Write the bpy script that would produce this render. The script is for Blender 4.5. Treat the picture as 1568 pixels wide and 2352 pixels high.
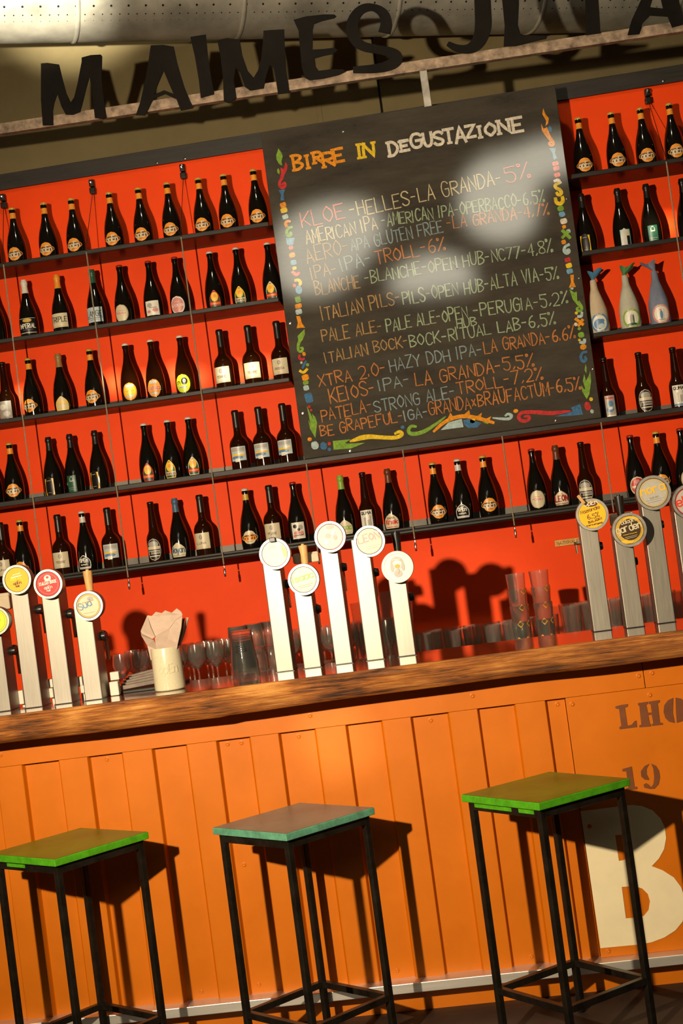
import bpy, bmesh, math, random
from mathutils import Vector, Matrix
from mathutils.geometry import tessellate_polygon
random.seed(7)
for o in list(bpy.data.objects): bpy.data.objects.remove(o)
S = bpy.context.scene
COL = S.collection

# ------------------------------------------------------------------ camera
FPX, CX, CY = 3300.0, 784.0, 1176.0
ROLL, YAW, PITCH = math.radians(7.639), math.radians(5.163), math.radians(1.613)
CAM = Vector((0, -4.95, 1.596))
fwd = Vector((-math.sin(YAW)*math.cos(PITCH), math.cos(YAW)*math.cos(PITCH), math.sin(PITCH)))
right0 = Vector((math.cos(YAW), math.sin(YAW), 0)); down0 = fwd.cross(right0)
rgt = right0*math.cos(ROLL) + down0*math.sin(ROLL)
dwn = down0*math.cos(ROLL) - right0*math.sin(ROLL)
cam = bpy.data.cameras.new('camera'); camo = bpy.data.objects.new('camera', cam); COL.objects.link(camo)
cam.sensor_fit = 'VERTICAL'; cam.sensor_height = 36.0; cam.lens = FPX/2352*36.0
mw = Matrix((rgt, -dwn, -fwd)).transposed().to_4x4(); mw.translation = CAM
camo.matrix_world = mw; cam.clip_end = 60
S.camera = camo

def at(x, y, Y):
    r = rgt*((x-CX)/FPX) + dwn*((y-CY)/FPX) + fwd
    return CAM + r*((Y-CAM.y)/r.y)
def atz(x, y, z):
    r = rgt*((x-CX)/FPX) + dwn*((y-CY)/FPX) + fwd
    return CAM + r*((z-CAM.z)/r.z)

# ------------------------------------------------------------------ light
S.view_settings.view_transform = 'Standard'; S.view_settings.look = 'None'
S.view_settings.gamma = 1.0; S.view_settings.use_curve_mapping = False
S.view_settings.exposure = 0.0
w = bpy.data.worlds.new('world'); S.world = w; w.use_nodes = True
bg = w.node_tree.nodes['Background']; bg.inputs[0].default_value = (1.0, .80, .52, 1); bg.inputs[1].default_value = .022
LAMP = Vector((-1.526, -4.115, 2.287))
WARM = (1.0, .80, .55)
def spot(name, loc, target, watt, size_deg, blend, radius=.04, color=WARM):
    l = bpy.data.lights.new(name, 'SPOT'); l.energy = watt; l.color = color
    l.spot_size = math.radians(size_deg); l.spot_blend = blend; l.shadow_soft_size = radius
    o = bpy.data.objects.new(name, l); COL.objects.link(o); o.location = loc
    o.rotation_euler = (Vector(target)-Vector(loc)).to_track_quat('-Z', 'Y').to_euler()
    return o
spot('key_spotlight', LAMP, (-.50, .6, 1.75), 1300, 76, 1.0, .04)
# narrow spots added at the key lamp to brighten taps, panel, duct and wall
for tx, ty, Y, wt, sz, bl in [(800, 1340, .2, 480, 9.5, 1.), (770, 1700, 0, 500, 4.5, 1.), (130, -40, 2.4, 8000, 8.5, 1.),
                          (262, 880, 1.74, 4370, 1.0, .3), (330, 880, 1.74, 4370, .9, .3), (400, 862, 1.74, 4370, .9, .3), (452, 868, 1.74, 2760, .9, .3), (545, 858, 1.74, 4370, 1.0, .3), (605, 848, 1.74, 4370, 1.0, .3), (52, 915, 1.74, 4370, .9, .3), (1530, 520, 1.74, 5060, .9, .3)]:
    spot('patch_spot', LAMP, at(tx, ty, Y), wt, sz, bl, .04, (1.0, .90, .70))
cl = bpy.data.lights.new('ceiling_lamp', 'POINT'); cl.energy = 150; cl.color = (1, .86, .62); cl.shadow_soft_size = .12
clo = bpy.data.objects.new('ceiling_lamp', cl); COL.objects.link(clo); clo.location = (-.45, -1.4, 6.2)
# added glowing panes behind the camera, shaped to mirror as patches in the board
wm = bpy.data.materials.new('pane_glow'); wm.use_nodes = True; pb = wm.node_tree.nodes['Principled BSDF']
pb.inputs['Base Color'].default_value = (0, 0, 0, 1); pb.inputs['Emission Color'].default_value = (1, .93, .72, 1); pb.inputs['Emission Strength'].default_value = 4.2
for n_, outl in enumerate([[(1420, 296), (1300, 318), (1240, 322), (1180, 345), (1110, 365), (1070, 400), (1055, 450), (1062, 500), (1090, 535), (1140, 552), (1190, 545), (1225, 520), (1232, 480), (1228, 430), (1245, 412), (1275, 402), (1300, 390), (1420, 370)],
                           [(628, 560), (652, 510), (700, 480), (760, 462), (820, 462), (865, 478), (880, 510), (868, 550), (840, 590), (800, 640), (760, 670), (700, 678), (660, 670), (632, 640)],
                           [(892, 668), (905, 630), (945, 598), (1000, 582), (1050, 590), (1085, 620), (1092, 650), (1050, 662), (960, 675)]]):
    vs = []
    for x, y in outl:
        P = at(x, y, 1.55); d = P-CAM; t = (12+1.55)/d.y; vs.append((P.x+d.x*t, -12, P.z+d.z*t))
    me = bpy.data.meshes.new(f'glow_pane_{n_+1}'); me.from_pydata(vs+[(a, b-.05, c) for a, b, c in vs], [], [list(range(len(vs))), list(range(len(vs), 2*len(vs)))[::-1]]+[[i, (i+1) % len(vs), len(vs)+(i+1) % len(vs), len(vs)+i] for i in range(len(vs))])
    me.materials.append(wm); o = bpy.data.objects.new(f'glow_pane_{n_+1}', me); COL.objects.link(o); o['kind'] = 'structure'

# ------------------------------------------------------------------ materials
MATS = {}
def mat(name, col, rough=.5, metal=0., noise=0., scale=20., stretch=(1, 1, 1), bump=0., coat=0., trans=0., ior=1.45, spec=.5, alpha=1., rnoise=0., detail=4.):
    if name in MATS: return MATS[name]
    m = bpy.data.materials.new(name); m.use_nodes = True; nt = m.node_tree; b = nt.nodes['Principled BSDF']
    c = (*col, 1.) if len(col) == 3 else col
    b.inputs['Base Color'].default_value = c
    b.inputs['Roughness'].default_value = rough; b.inputs['Metallic'].default_value = metal
    b.inputs['Coat Weight'].default_value = coat; b.inputs['Coat Roughness'].default_value = .08
    b.inputs['Transmission Weight'].default_value = trans; b.inputs['IOR'].default_value = ior
    b.inputs['Specular IOR Level'].default_value = spec; b.inputs['Alpha'].default_value = alpha
    if noise or bump or rnoise:
        tc = nt.nodes.new('ShaderNodeTexCoord'); mp = nt.nodes.new('ShaderNodeMapping'); mp.inputs['Scale'].default_value = stretch
        nz = nt.nodes.new('ShaderNodeTexNoise'); nz.inputs['Scale'].default_value = scale; nz.inputs['Detail'].default_value = detail; nz.inputs['Roughness'].default_value = .65
        nt.links.new(tc.outputs['Object'], mp.inputs[0]); nt.links.new(mp.outputs[0], nz.inputs['Vector'])
        if noise:
            rp = nt.nodes.new('ShaderNodeValToRGB'); rp.color_ramp.elements[0].position = .3; rp.color_ramp.elements[1].position = .7
            rp.color_ramp.elements[0].color = tuple(max(0, x*(1-noise)) for x in col[:3])+(1,)
            rp.color_ramp.elements[1].color = tuple(min(1, x*(1+noise)) for x in col[:3])+(1,)
            nt.links.new(nz.outputs['Fac'], rp.inputs[0]); nt.links.new(rp.outputs[0], b.inputs['Base Color'])
        if rnoise:
            mr = nt.nodes.new('ShaderNodeMapRange'); mr.inputs[3].default_value = max(.02, rough-rnoise); mr.inputs[4].default_value = min(1, rough+rnoise)
            nt.links.new(nz.outputs['Fac'], mr.inputs[0]); nt.links.new(mr.outputs[0], b.inputs['Roughness'])
        if bump:
            bp = nt.nodes.new('ShaderNodeBump'); bp.inputs['Strength'].default_value = bump; bp.inputs['Distance'].default_value = .01
            nt.links.new(nz.outputs['Fac'], bp.inputs['Height']); nt.links.new(bp.outputs[0], b.inputs['Normal'])
    MATS[name] = m; return m
def wood(name, cols, rough, coat=0., bump=.6, sx=1.2):
    m = bpy.data.materials.new(name); m.use_nodes = True; nt = m.node_tree; b = nt.nodes['Principled BSDF']
    b.inputs['Roughness'].default_value = rough; b.inputs['Coat Weight'].default_value = coat; b.inputs['Coat Roughness'].default_value = .07
    tc = nt.nodes.new('ShaderNodeTexCoord')
    mp = nt.nodes.new('ShaderNodeMapping'); mp.inputs['Scale'].default_value = (sx, 16, 22)
    n1 = nt.nodes.new('ShaderNodeTexNoise'); n1.inputs['Scale'].default_value = 5; n1.inputs['Detail'].default_value = 9; n1.inputs['Roughness'].default_value = .7; n1.inputs['Distortion'].default_value = .8
    nt.links.new(tc.outputs['Object'], mp.inputs[0]); nt.links.new(mp.outputs[0], n1.inputs['Vector'])
    mp2 = nt.nodes.new('ShaderNodeMapping'); mp2.inputs['Scale'].default_value = (3, 6, 6)
    n2 = nt.nodes.new('ShaderNodeTexNoise'); n2.inputs['Scale'].default_value = 1.6; n2.inputs['Detail'].default_value = 3
    nt.links.new(tc.outputs['Object'], mp2.inputs[0]); nt.links.new(mp2.outputs[0], n2.inputs['Vector'])
    mx = nt.nodes.new('ShaderNodeMath'); mx.operation = 'MULTIPLY_ADD'; mx.inputs[1].default_value = .45; 
    nt.links.new(n2.outputs['Fac'], mx.inputs[0]); 
    m2 = nt.nodes.new('ShaderNodeMath'); m2.operation = 'MULTIPLY'; m2.inputs[1].default_value = .55; nt.links.new(n1.outputs['Fac'], m2.inputs[0]); nt.links.new(m2.outputs[0], mx.inputs[2])
    rp = nt.nodes.new('ShaderNodeValToRGB'); el = rp.color_ramp.elements
    el[0].position = .38; el[0].color = (*cols[0], 1); el[1].position = .62; el[1].color = (*cols[2], 1); e = el.new(.5); e.color = (*cols[1], 1)
    nt.links.new(mx.outputs[0], rp.inputs[0]); nt.links.new(rp.outputs[0], b.inputs['Base Color'])
    if bump:
        bp = nt.nodes.new('ShaderNodeBump'); bp.inputs['Strength'].default_value = bump; bp.inputs['Distance'].default_value = .006
        nt.links.new(n1.outputs['Fac'], bp.inputs['Height']); nt.links.new(bp.outputs[0], b.inputs['Normal'])
    MATS[name] = m; return m

RED = mat('red_paint', (.86, .062, .004), .55, noise=.06, scale=3, spec=.15)
ORANGE = mat('orange_paint', (.56, .142, .0016), .42, noise=.07, scale=4, rnoise=.06, spec=.35)
OLIVE = mat('olive_plaster', (.27, .215, .10), .8, noise=.08, scale=6)
FLOORM = mat('dark_floor', (.035, .02, .012), .6, noise=.3, scale=8)
BLACKW = mat('black_stained_board', (.020, .016, .012), .5, noise=.45, scale=7, stretch=(.7, 1, 9), rnoise=.08)
BOARDM = mat('blackboard', (.050, .042, .031), .62, noise=.40, scale=5, stretch=(.8, 1, 3), rnoise=.08, detail=8, spec=.1)
def lacquer(m, k=.10, rough=.077):
    """thin satin lacquer: a share of sharp-lobed gloss over the matt colour"""
    nt = m.node_tree; b = nt.nodes['Principled BSDF']; out = nt.nodes['Material Output']
    g = nt.nodes.new('ShaderNodeBsdfAnisotropic'); g.distribution = 'BECKMANN'; g.inputs['Roughness'].default_value = rough; g.inputs['Color'].default_value = (1, 1, 1, 1)
    mx = nt.nodes.new('ShaderNodeMixShader'); mx.inputs[0].default_value = k
    nt.links.new(b.outputs[0], mx.inputs[1]); nt.links.new(g.outputs[0], mx.inputs[2]); nt.links.new(mx.outputs[0], out.inputs[0]); return m
lacquer(BOARDM)
STEELD = mat('dark_steel', (.017, .015, .012), .5, .3, noise=.5, scale=9, stretch=(1, 8, 8))
BRUSH = mat('brushed_steel', (.31, .29, .245), .47, 1., noise=.10, scale=14, stretch=(16, 16, .6), rnoise=.07)
RIMM = mat('turned_steel', (.40, .38, .34), .42, 1., noise=.12, scale=30, rnoise=.08)
ZINC = mat('zinc_steel', (.45, .42, .37), .45, 1., noise=.3, scale=12)
RUSTY = mat('rusty_steel', (.36, .26, .18), .6, .3, noise=.6, scale=7, stretch=(3, 3, 3))
LETTERM = mat('raw_sheet_steel', (.009, .007, .005), .6, 0, noise=.4, scale=6, spec=.12)
GALV = mat('galvanised_duct', (.50, .48, .40), .42, .35, noise=.35, scale=3.5, rnoise=.1)
HOLE = mat('black_hole', (.004, .004, .004), .9)
BLACKM = mat('black_lacquer', (.012, .010, .008), .35, noise=.4, scale=14)
TUBE = mat('black_steel_tube', (.022, .018, .013), .33, .5, noise=.5, scale=16, bump=.1)
GLASSD = mat('dark_bottle_glass', (.005, .0038, .0025), .10, spec=.7)
GLASSA = mat('amber_bottle_glass', (.026, .006, .0012), .10, trans=.35, ior=1.3, spec=.6)
GLASSG = mat('clear_glass', (.88, .87, .80), .09, trans=.965, ior=1.46)
PLAST = mat('clear_plastic', (.93, .91, .86), .08, trans=.985, ior=1.3)
SMOKE = mat('smoked_shelf_glass', (.06, .02, .01), .25, spec=.3)
def see_through(m, k, tint):
    nt = m.node_tree; b = nt.nodes['Principled BSDF']; out = nt.nodes['Material Output']; t = nt.nodes.new('ShaderNodeBsdfTransparent'); t.inputs[0].default_value = (*tint, 1)
    mx = nt.nodes.new('ShaderNodeMixShader'); mx.inputs[0].default_value = k; nt.links.new(b.outputs[0], mx.inputs[1]); nt.links.new(t.outputs[0], mx.inputs[2]); nt.links.new(mx.outputs[0], out.inputs[0])
see_through(SMOKE, .55, (.8, .6, .5))
CHAIN = mat('braided_cable', (.50, .42, .28), .45, .6, bump=.6, scale=300)
CHROME = mat('chrome', (.75, .72, .66), .15, 1., noise=.05, scale=9)
CERAM = mat('cream_ceramic', (.62, .56, .38), .22, noise=.07, scale=160, coat=.4)
NAPK = mat('kraft_paper', (.50, .37, .285), .8, noise=.08, scale=40)
PAPERB = mat('beige_paper', (.50, .40, .28), .8, noise=.08, scale=30)
WOODH = mat('pale_wood', (.60, .34, .12), .45, noise=.2, scale=20, stretch=(6, 6, 1))
WOODF = wood('raw_live_edge_wood', [(.035, .010, .002), (.34, .105, .011), (.62, .27, .055)], .5, 0, 1., 1.1)
WOODT = wood('polished_wood', [(.05, .012, .004), (.17, .045, .012), (.27, .09, .025)], .12, .9, .05)
WHITEP = mat('white_plastic', (.62, .58, .48), .4, noise=.05, scale=9)
def flat(name, col, rough=.36, noise=.06, scale=60): return mat(name, col, rough, noise=noise, scale=scale)
P_OR = flat('label_orange', (.80, .30, .03)); P_YE = flat('label_yellow', (.85, .50, .04)); P_CR = flat('label_cream', (.62, .54, .36))
P_WH = flat('label_white', (.72, .68, .58)); P_BK = flat('label_black', (.010, .008, .007)); P_RD = flat('label_red', (.55, .035, .03))
P_GN = flat('label_green', (.22, .38, .05)); P_DG = flat('label_dark_green', (.02, .09, .05)); P_BL = flat('label_blue', (.10, .22, .38))
P_LB = flat('label_pale_blue', (.45, .53, .55)); P_PK = flat('label_pink', (.62, .25, .22)); P_GY = flat('label_grey', (.38, .35, .30))
P_TE = flat('label_teal', (.30, .55, .52)); P_BR = flat('label_brown', (.12, .035, .015)); P_SV = flat('label_silver', (.60, .58, .54), .35)
P_LM = flat('label_lime', (.62, .68, .03)); P_DR = flat('deep_red_cap', (.30, .02, .015), .35); P_GD = flat('gold_foil', (.55, .36, .06), .35)
P_TN = flat('tan_foil', (.30, .17, .05), .4); P_NV = flat('blue_wax', (.05, .12, .19), .4)

# ------------------------------------------------------------------ mesh builder
class MB:
    def __init__(s): s.v = []; s.f = []; s.mi = []; s.m = []; s.ns = 0; s.flat = set()
    def slot(s, m):
        if m not in s.m: s.m.append(m)
        return s.m.index(m)
    def face(s, idx, k): s.f.append(tuple(idx)); s.mi.append(k)
    def box(s, c, d, m, rz=0., R=None, bev=0.):
        k = s.slot(m); c = Vector(c); R = R or Matrix.Rotation(rz, 3, 'Z'); b = len(s.v); f0 = len(s.f)
        hx, hy, hz = d[0]/2, d[1]/2, d[2]/2
        if bev <= 0:
            for x in (-1, 1):
                for y in (-1, 1):
                    for z in (-1, 1): s.v.append(c+R@Vector((x*hx, y*hy, z*hz)))
            for q in ((0, 1, 3, 2), (4, 6, 7, 5), (0, 4, 5, 1), (2, 3, 7, 6), (0, 2, 6, 4), (1, 5, 7, 3)): s.face([b+i for i in q], k)
        else:
            bm = bmesh.new(); bmesh.ops.create_cube(bm, size=1)
            for v in bm.verts: v.co = Vector((v.co.x*d[0], v.co.y*d[1], v.co.z*d[2]))
            bmesh.ops.bevel(bm, geom=bm.edges[:], offset=bev, segments=2, affect='EDGES', profile=.5)
            bm.verts.index_update()
            for v in bm.verts: s.v.append(c+R@v.co)
            for f in bm.faces: s.face([b+v.index for v in f.verts], k)
            bm.free()
        s.flat.update(range(f0, len(s.f)))
    def lathe(s, prof, m, c=(0, 0, 0), n=28, R=None, closed=False):
        k = s.slot(m); c = Vector(c); b = len(s.v); P = len(prof)
        for r, z in prof:
            for i in range(n):
                a = 2*math.pi*i/n; p = Vector((r*math.cos(a), r*math.sin(a), z)); s.v.append(c+(R@p if R else p))
        for j in range(P-1 if not closed else P):
            j2 = (j+1) % P
            for i in range(n):
                i2 = (i+1) % n; s.face((b+j*n+i, b+j*n+i2, b+j2*n+i2, b+j2*n+i), k)
        if not closed:
            if prof[0][0] > 1e-6: s.face([b+i for i in range(n)][::-1], k)
            if prof[-1][0] > 1e-6: s.face([b+(P-1)*n+i for i in range(n)], k)
    def tube(s, path, r, m, n=8):
        k = s.slot(m); path = [Vector(p) for p in path]; b = len(s.v); N = len(path)
        for i, p in enumerate(path):
            t = (path[min(i+1, N-1)]-path[max(i-1, 0)]).normalized()
            u = t.cross(Vector((0, 1, 0)) if abs(t.y) < .9 else Vector((1, 0, 0))).normalized(); w_ = t.cross(u)
            rr = r[i] if isinstance(r, (list, tuple)) else r
            for j in range(n):
                a = 2*math.pi*j/n; s.v.append(p+u*(rr*math.cos(a))+w_*(rr*math.sin(a)))
        for i in range(N-1):
            for j in range(n):
                j2 = (j+1) % n; s.face((b+i*n+j, b+i*n+j2, b+(i+1)*n+j2, b+(i+1)*n+j), k)
        s.face([b+j for j in range(n)][::-1], k); s.face([b+(N-1)*n+j for j in range(n)], k)
    def poly(s, rings, m, fn, th=None):
        """filled 2-D outline (first ring) with holes, mapped by fn(u,v,d); th gives it real thickness"""
        k = s.slot(m); b = len(s.v); flat_ = [p for r in rings for p in r]
        tri = tessellate_polygon([[Vector((p[0], p[1], 0)) for p in r] for r in rings])
        for p in flat_: s.v.append(Vector(fn(p[0], p[1], 0)))
        for t in tri: s.face([b+i for i in t], k)
        if th:
            n = len(flat_)
            for p in flat_: s.v.append(Vector(fn(p[0], p[1], th)))
            for t in tri: s.face([b+n+i for i in t][::-1], k)
            o = 0
            for r in rings:
                L = len(r)
                for i in range(L):
                    i2 = (i+1) % L; s.face((b+o+i, b+o+i2, b+n+o+i2, b+n+o+i), k)
                o += L
    def rows(s, shape, m, fn, nr=14, nc=10):
        """row-convex filled shape: shape(t in 0..1) -> (v, left, right)"""
        k = s.slot(m); b = len(s.v)
        for i in range(nr+1):
            v, l, r = shape(i/nr)
            for j in range(nc+1): s.v.append(Vector(fn(l+(r-l)*j/nc, v, 0)))
        for i in range(nr):
            for j in range(nc):
                a = b+i*(nc+1)+j; s.face((a, a+1, a+nc+2, a+nc+1), k)
    def stroke(s, pts, wd, m, fn, closed=False, th=None, step=None, cap=True):
        """ribbon along a 2-D polyline mapped by fn(u,v,d); wd constant or per-point list"""
        P = [Vector((p[0], p[1])) for p in pts]
        W = list(wd) if isinstance(wd, (list, tuple)) else [wd]*len(P)
        if closed: P.append(P[0].copy()); W.append(W[0])
        if step:
            Q = []; V = []
            for i in range(len(P)-1):
                n = max(1, int((P[i+1]-P[i]).length/step))
                for j in range(n): Q.append(P[i].lerp(P[i+1], j/n)); V.append(W[i]+(W[i+1]-W[i])*j/n)
            Q.append(P[-1]); V.append(W[-1]); P, W = Q, V
        N = len(P)
        if N < 2: return
        k = s.slot(m); b = len(s.v); L = []; Rr = []
        for i in range(N):
            a = P[max(i-1, 0)]; c = P[min(i+1, N-1)]
            if closed and i in (0, N-1): a = P[N-2]; c = P[1]
            t = c-a
            if t.length < 1e-9: t = Vector((1, 0))
            t.normalize(); nn = Vector((-t.y, t.x))
            ext = 1.
            if 0 < i < N-1:
                d1 = (P[i]-P[i-1]).normalized(); ext = min(1.6, 1/max(.35, abs(d1.dot(t))))
            e = Vector((0, 0))
            if cap and not closed:
                if i == 0: e = -t*W[i]*.35
                if i == N-1: e = t*W[i]*.35
            L.append(P[i]+e+nn*(W[i]/2*ext)); Rr.append(P[i]+e-nn*(W[i]/2*ext))
        s.ns += 1; dz = (s.ns % 14)*.00009
        for d in ([dz] if th is None else [dz, th+dz]):
            for i in range(N): s.v.append(Vector(fn(L[i].x, L[i].y, d+i*5e-6))); s.v.append(Vector(fn(Rr[i].x, Rr[i].y, d+i*5e-6)))
        for i in range(N-1):
            a = b+2*i; s.face((a, a+1, a+3, a+2), k)
            if th is not None:
                o = 2*N; s.face((a+o, a+2+o, a+3+o, a+1+o), k); s.face((a, a+2, a+2+o, a+o), k); s.face((a+1, a+1+o, a+3+o, a+3), k)
        if th is not None:
            o = 2*N; a = b; s.face((a, a+o, a+1+o, a+1), k); a = b+2*(N-1); s.face((a, a+1, a+1+o, a+o), k)
    def mesh(s, name, smooth=None):
        me = bpy.data.meshes.new(name); me.from_pydata([tuple(v) for v in s.v], [], s.f)
        for m in s.m: me.materials.append(m)
        me.polygons.foreach_set('material_index', s.mi)
        if smooth is not None:
            me.polygons.foreach_set('use_smooth', [True]*len(me.polygons)); me.update()
            me.set_sharp_from_angle(angle=math.radians(smooth))
            me.polygons.foreach_set('use_smooth', [i not in s.flat for i in range(len(me.polygons))])
        me.update(); return me
    def build(s, name, parent=None, smooth=35, loc=None):
        bm = bmesh.new(); me = s.mesh(name, smooth)
        o = bpy.data.objects.new(name, me); COL.objects.link(o)
        bm.free()
        if parent: o.parent = parent
        if loc is not None: o.location = loc
        return o
def tag(o, label=None, cat=None, group=None, kind=None):
    if label: o['label'] = label
    if cat: o['category'] = cat
    if group: o['group'] = group
    if kind: o['kind'] = kind
    return o
def empty(name, loc, rz=0.):
    o = bpy.data.objects.new(name, None); COL.objects.link(o); o.location = loc; o.rotation_euler = (0, 0, rz); o.empty_display_size = .05
    return o
def copy_tree(o, parent=None):
    c = o.copy(); COL.objects.link(c)
    if parent: c.parent = parent
    for ch in [x for x in bpy.data.objects if x.parent == o]: copy_tree(ch, c)
    return c
def sm(pts, n=2, closed=False):
    for _ in range(n):
        q = []
        L = len(pts)
        rng = range(L) if closed else range(L-1)
        if not closed: q.append(pts[0])
        for i in rng:
            a, b = pts[i], pts[(i+1) % L]
            q.append((a[0]*.75+b[0]*.25, a[1]*.75+b[1]*.25)); q.append((a[0]*.25+b[0]*.75, a[1]*.25+b[1]*.75))
        if not closed: q.append(pts[-1])
        pts = q
    return pts
# ------------------------------------------------------------------ stroke lettering (hand-drawn single-line capitals on a 4 x 6 grid)
GL = {'A': '00 26 40|12 32', 'B': '00 06|~06 26 45 34 13 03|~03 23 42 41 20 00', 'C': '~45 36 16 04 02 10 30 41', 'D': '00 06|~06 26 44 42 20 00',
      'E': '40 00 06 46|03 33', 'F': '00 06 46|03 33', 'G': '~45 36 16 04 02 10 30 41 43|43 23', 'H': '00 06|40 46|03 43', 'I': '00 06', 'J': '~46 42 30 10 01',
      'K': '00 06|46 02|13 40', 'L': '06 00 40', 'M': '00 06 22 46 40', 'N': '00 06 40 46', 'O': '~26 15 04 02 11 20 31 42 44 35 26', 'P': '00 06|~06 36 45 44 33 03',
      'Q': '~26 05 01 20 41 45 26|22 40', 'R': '00 06|~06 36 45 44 33 03|13 40', 'S': '~45 36 16 05 04 23 42 41 30 10 01', 'T': '20 26|06 46', 'U': '~06 02 10 30 42 46',
      'V': '06 20 46', 'W': '06 10 23 30 46', 'X': '00 46|06 40', 'Y': '06 23 46|23 20', 'Z': '06 46 00 40', '0': '~26 15 04 02 11 20 31 42 44 35 26', '1': '04 16 10',
      '2': '~05 16 36 45 43 00|00 40', '3': '~05 26 45 33 23|~23 33 41 20 01', '4': '30 36 02 42', '5': '46 06 04|~04 34 42 30 10 01', '6': '~36 15 02 10 30 42 33 13 02', '7': '06 46 10',
      '8': '~23 04 06 46 44 23 02 00 40 42 23', '9': '~44 33 13 04 16 36 45 42 20 10', '%': '00 46|~06 16 15 05 06|~30 40 41 31 30', '-': '03 33', ',': '11 00', '.': '00 01', 'x': '01 34|04 31',
      'o': '~24 03 01 20 41 43 24', 'p': '0- 04|~03 14 34 43 41 30 10 01', 'e': '~02 42 43 34 14 03 01 10 30 41', 'n': '00 04|~03 14 34 43 40', 'a': '~43 34 14 03 01 10 30 41|44 40', 'g': '~43 34 14 03 01 10 30 41|~44 4- 1-',
      'r': '00 04|~03 14 34', 'd': '~43 34 14 03 01 10 30 41|46 40', 'i': '00 04', 's': '~43 34 14 03 32 41 30 10 01', 'c': '~43 34 14 03 01 10 30 41', 'l': '00 06', 'z': '04 44 00 40', 'b': '06 00|~03 14 34 43 41 30 10 01', 'k': '06 00|44 02|12 40', 't': '16 11 30|04 34', 'm': '00 04|~03 14 23 20|~23 34 43 40', 'u': '04 ~01|~04 01 10 30 41|44 40', 'w': '04 10 23 30 44', 'y': '04 20|44 1-', 'v': '04 20 44', 'h': '06 00|~03 14 34 43 40'}
NARROW = {'I': 1.2, '1': 1.6, '-': 3.2, ',': 1.2, '.': .8, ' ': 2.2, 'x': 3, 'i': .6, 'l': .6, 'm': 4.4}
def glyph(ch):
    out = []
    for part in GL.get(ch, '').split('|'):
        part = part.strip()
        if not part: continue
        cur = '~' in part; part = part.replace('~', '')
        pts = []
        for t in part.split():
            pts.append((float(t[0]), -2. if t[1] == '-' else float(t[1])))
        if cur and len(pts) > 2: pts = sm(pts, 2)
        out.append(pts)
    return out
def text_lines(txt, x0, y0, x1, y1, h, jit=0.):
    """polylines for txt with its baseline from (x0,y0) to (x1,y1); v up = perpendicular (left of direction)"""
    adv = []; x = 0
    for ch in txt:
        wd = NARROW.get(ch, 4.); adv.append((x, wd)); x += wd+1.3
    tot = max(.1, x-1.3); d = Vector((x1-x0, y1-y0)); L = d.length; d.normalize(); n = Vector((-d.y, d.x)); sx = L/tot; sy = h/6
    res = []
    for ch, (a, wd) in zip(txt, adv):
        jy = random.uniform(-jit, jit)*h; js = 1+random.uniform(-jit, jit)*1.5; sl = random.uniform(-jit, jit)*.8
        for pl in glyph(ch):
            q = []
            for px, py in pl:
                gx = a+(px*(wd/4. if wd < 4 and ch not in 'I1.,il' else 1.) if ch not in 'il' else px); u = (gx+sl*py)*sx; v = py*sy*js+jy
                q.append((x0+d.x*u+n.x*v, y0+d.y*u+n.y*v))
            res.append(q)
    return res
# ================================================================== SETTING
WY = 1.75                     # red wall
def slab(name, c, d, m, kind='structure'):
    b = MB(); b.box(c, d, m); o = b.build(name); o['kind'] = kind; return o
slab('floor', (0, 0, -.02), (9, 13, .04), FLOORM)
RW0, RW1 = -3.0, 2.3
slab('wall_back', ((RW0+RW1)/2, WY+.04, 1.80), (RW1-RW0, .08, 3.60), RED)
hb = MB(); hb.box(((RW0+RW1)/2, 1.742, 3.575), (RW1-RW0, .016, .076), BLACKW, bev=.002)
hdr = hb.build('trim_1'); hdr['kind'] = 'structure'
sc = MB()
for px, py in [(360, 374), (424, 364), (1523, 186), (790, 298)]:
    p = at(px, py, 1.734); sc.lathe([(.007, 0), (.006, .003), (0, .0035)], CHROME, (p.x, 1.734, p.z), 12, Matrix.Rotation(math.pi/2, 3, 'X'))
sc.build('screw_heads', hdr)
# olive wall behind the bar and sign, turned away to the right
OA, OB = 3.30, .28
ow = MB(); k = ow.slot(OLIVE)
def oy(x): return OA+OB*x
ow.v += [Vector((-5, oy(-5), 0)), Vector((5, oy(5), 0)), Vector((5, oy(5), 6)), Vector((-5, oy(-5), 6)), Vector((-5, oy(-5)+.1, 0)), Vector((5, oy(5)+.1, 0)), Vector((5, oy(5)+.1, 6)), Vector((-5, oy(-5)+.1, 6))]
for q in ((0, 1, 2, 3), (5, 4, 7, 6), (3, 2, 6, 7), (1, 0, 4, 5)): ow.face(q, k)
# panel joints of the wall
for px, y0, y1 in [(737, 170, 290), (878, 150, 265)]:
    def hit(x, y):
        r = rgt*((x-CX)/FPX)+dwn*((y-CY)/FPX)+fwd; t = (OA+OB*CAM.x-CAM.y)/(r.y-OB*r.x); return CAM+r*t
    p = hit(px, y1); ow.box((p.x, p.y-.002, 3.4), (.012 if px > 800 else .03, .008, 4), BLACKM if px > 800 else OLIVE, rz=math.atan(OB))
o = ow.build('wall_rear'); o['kind'] = 'structure'

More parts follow.
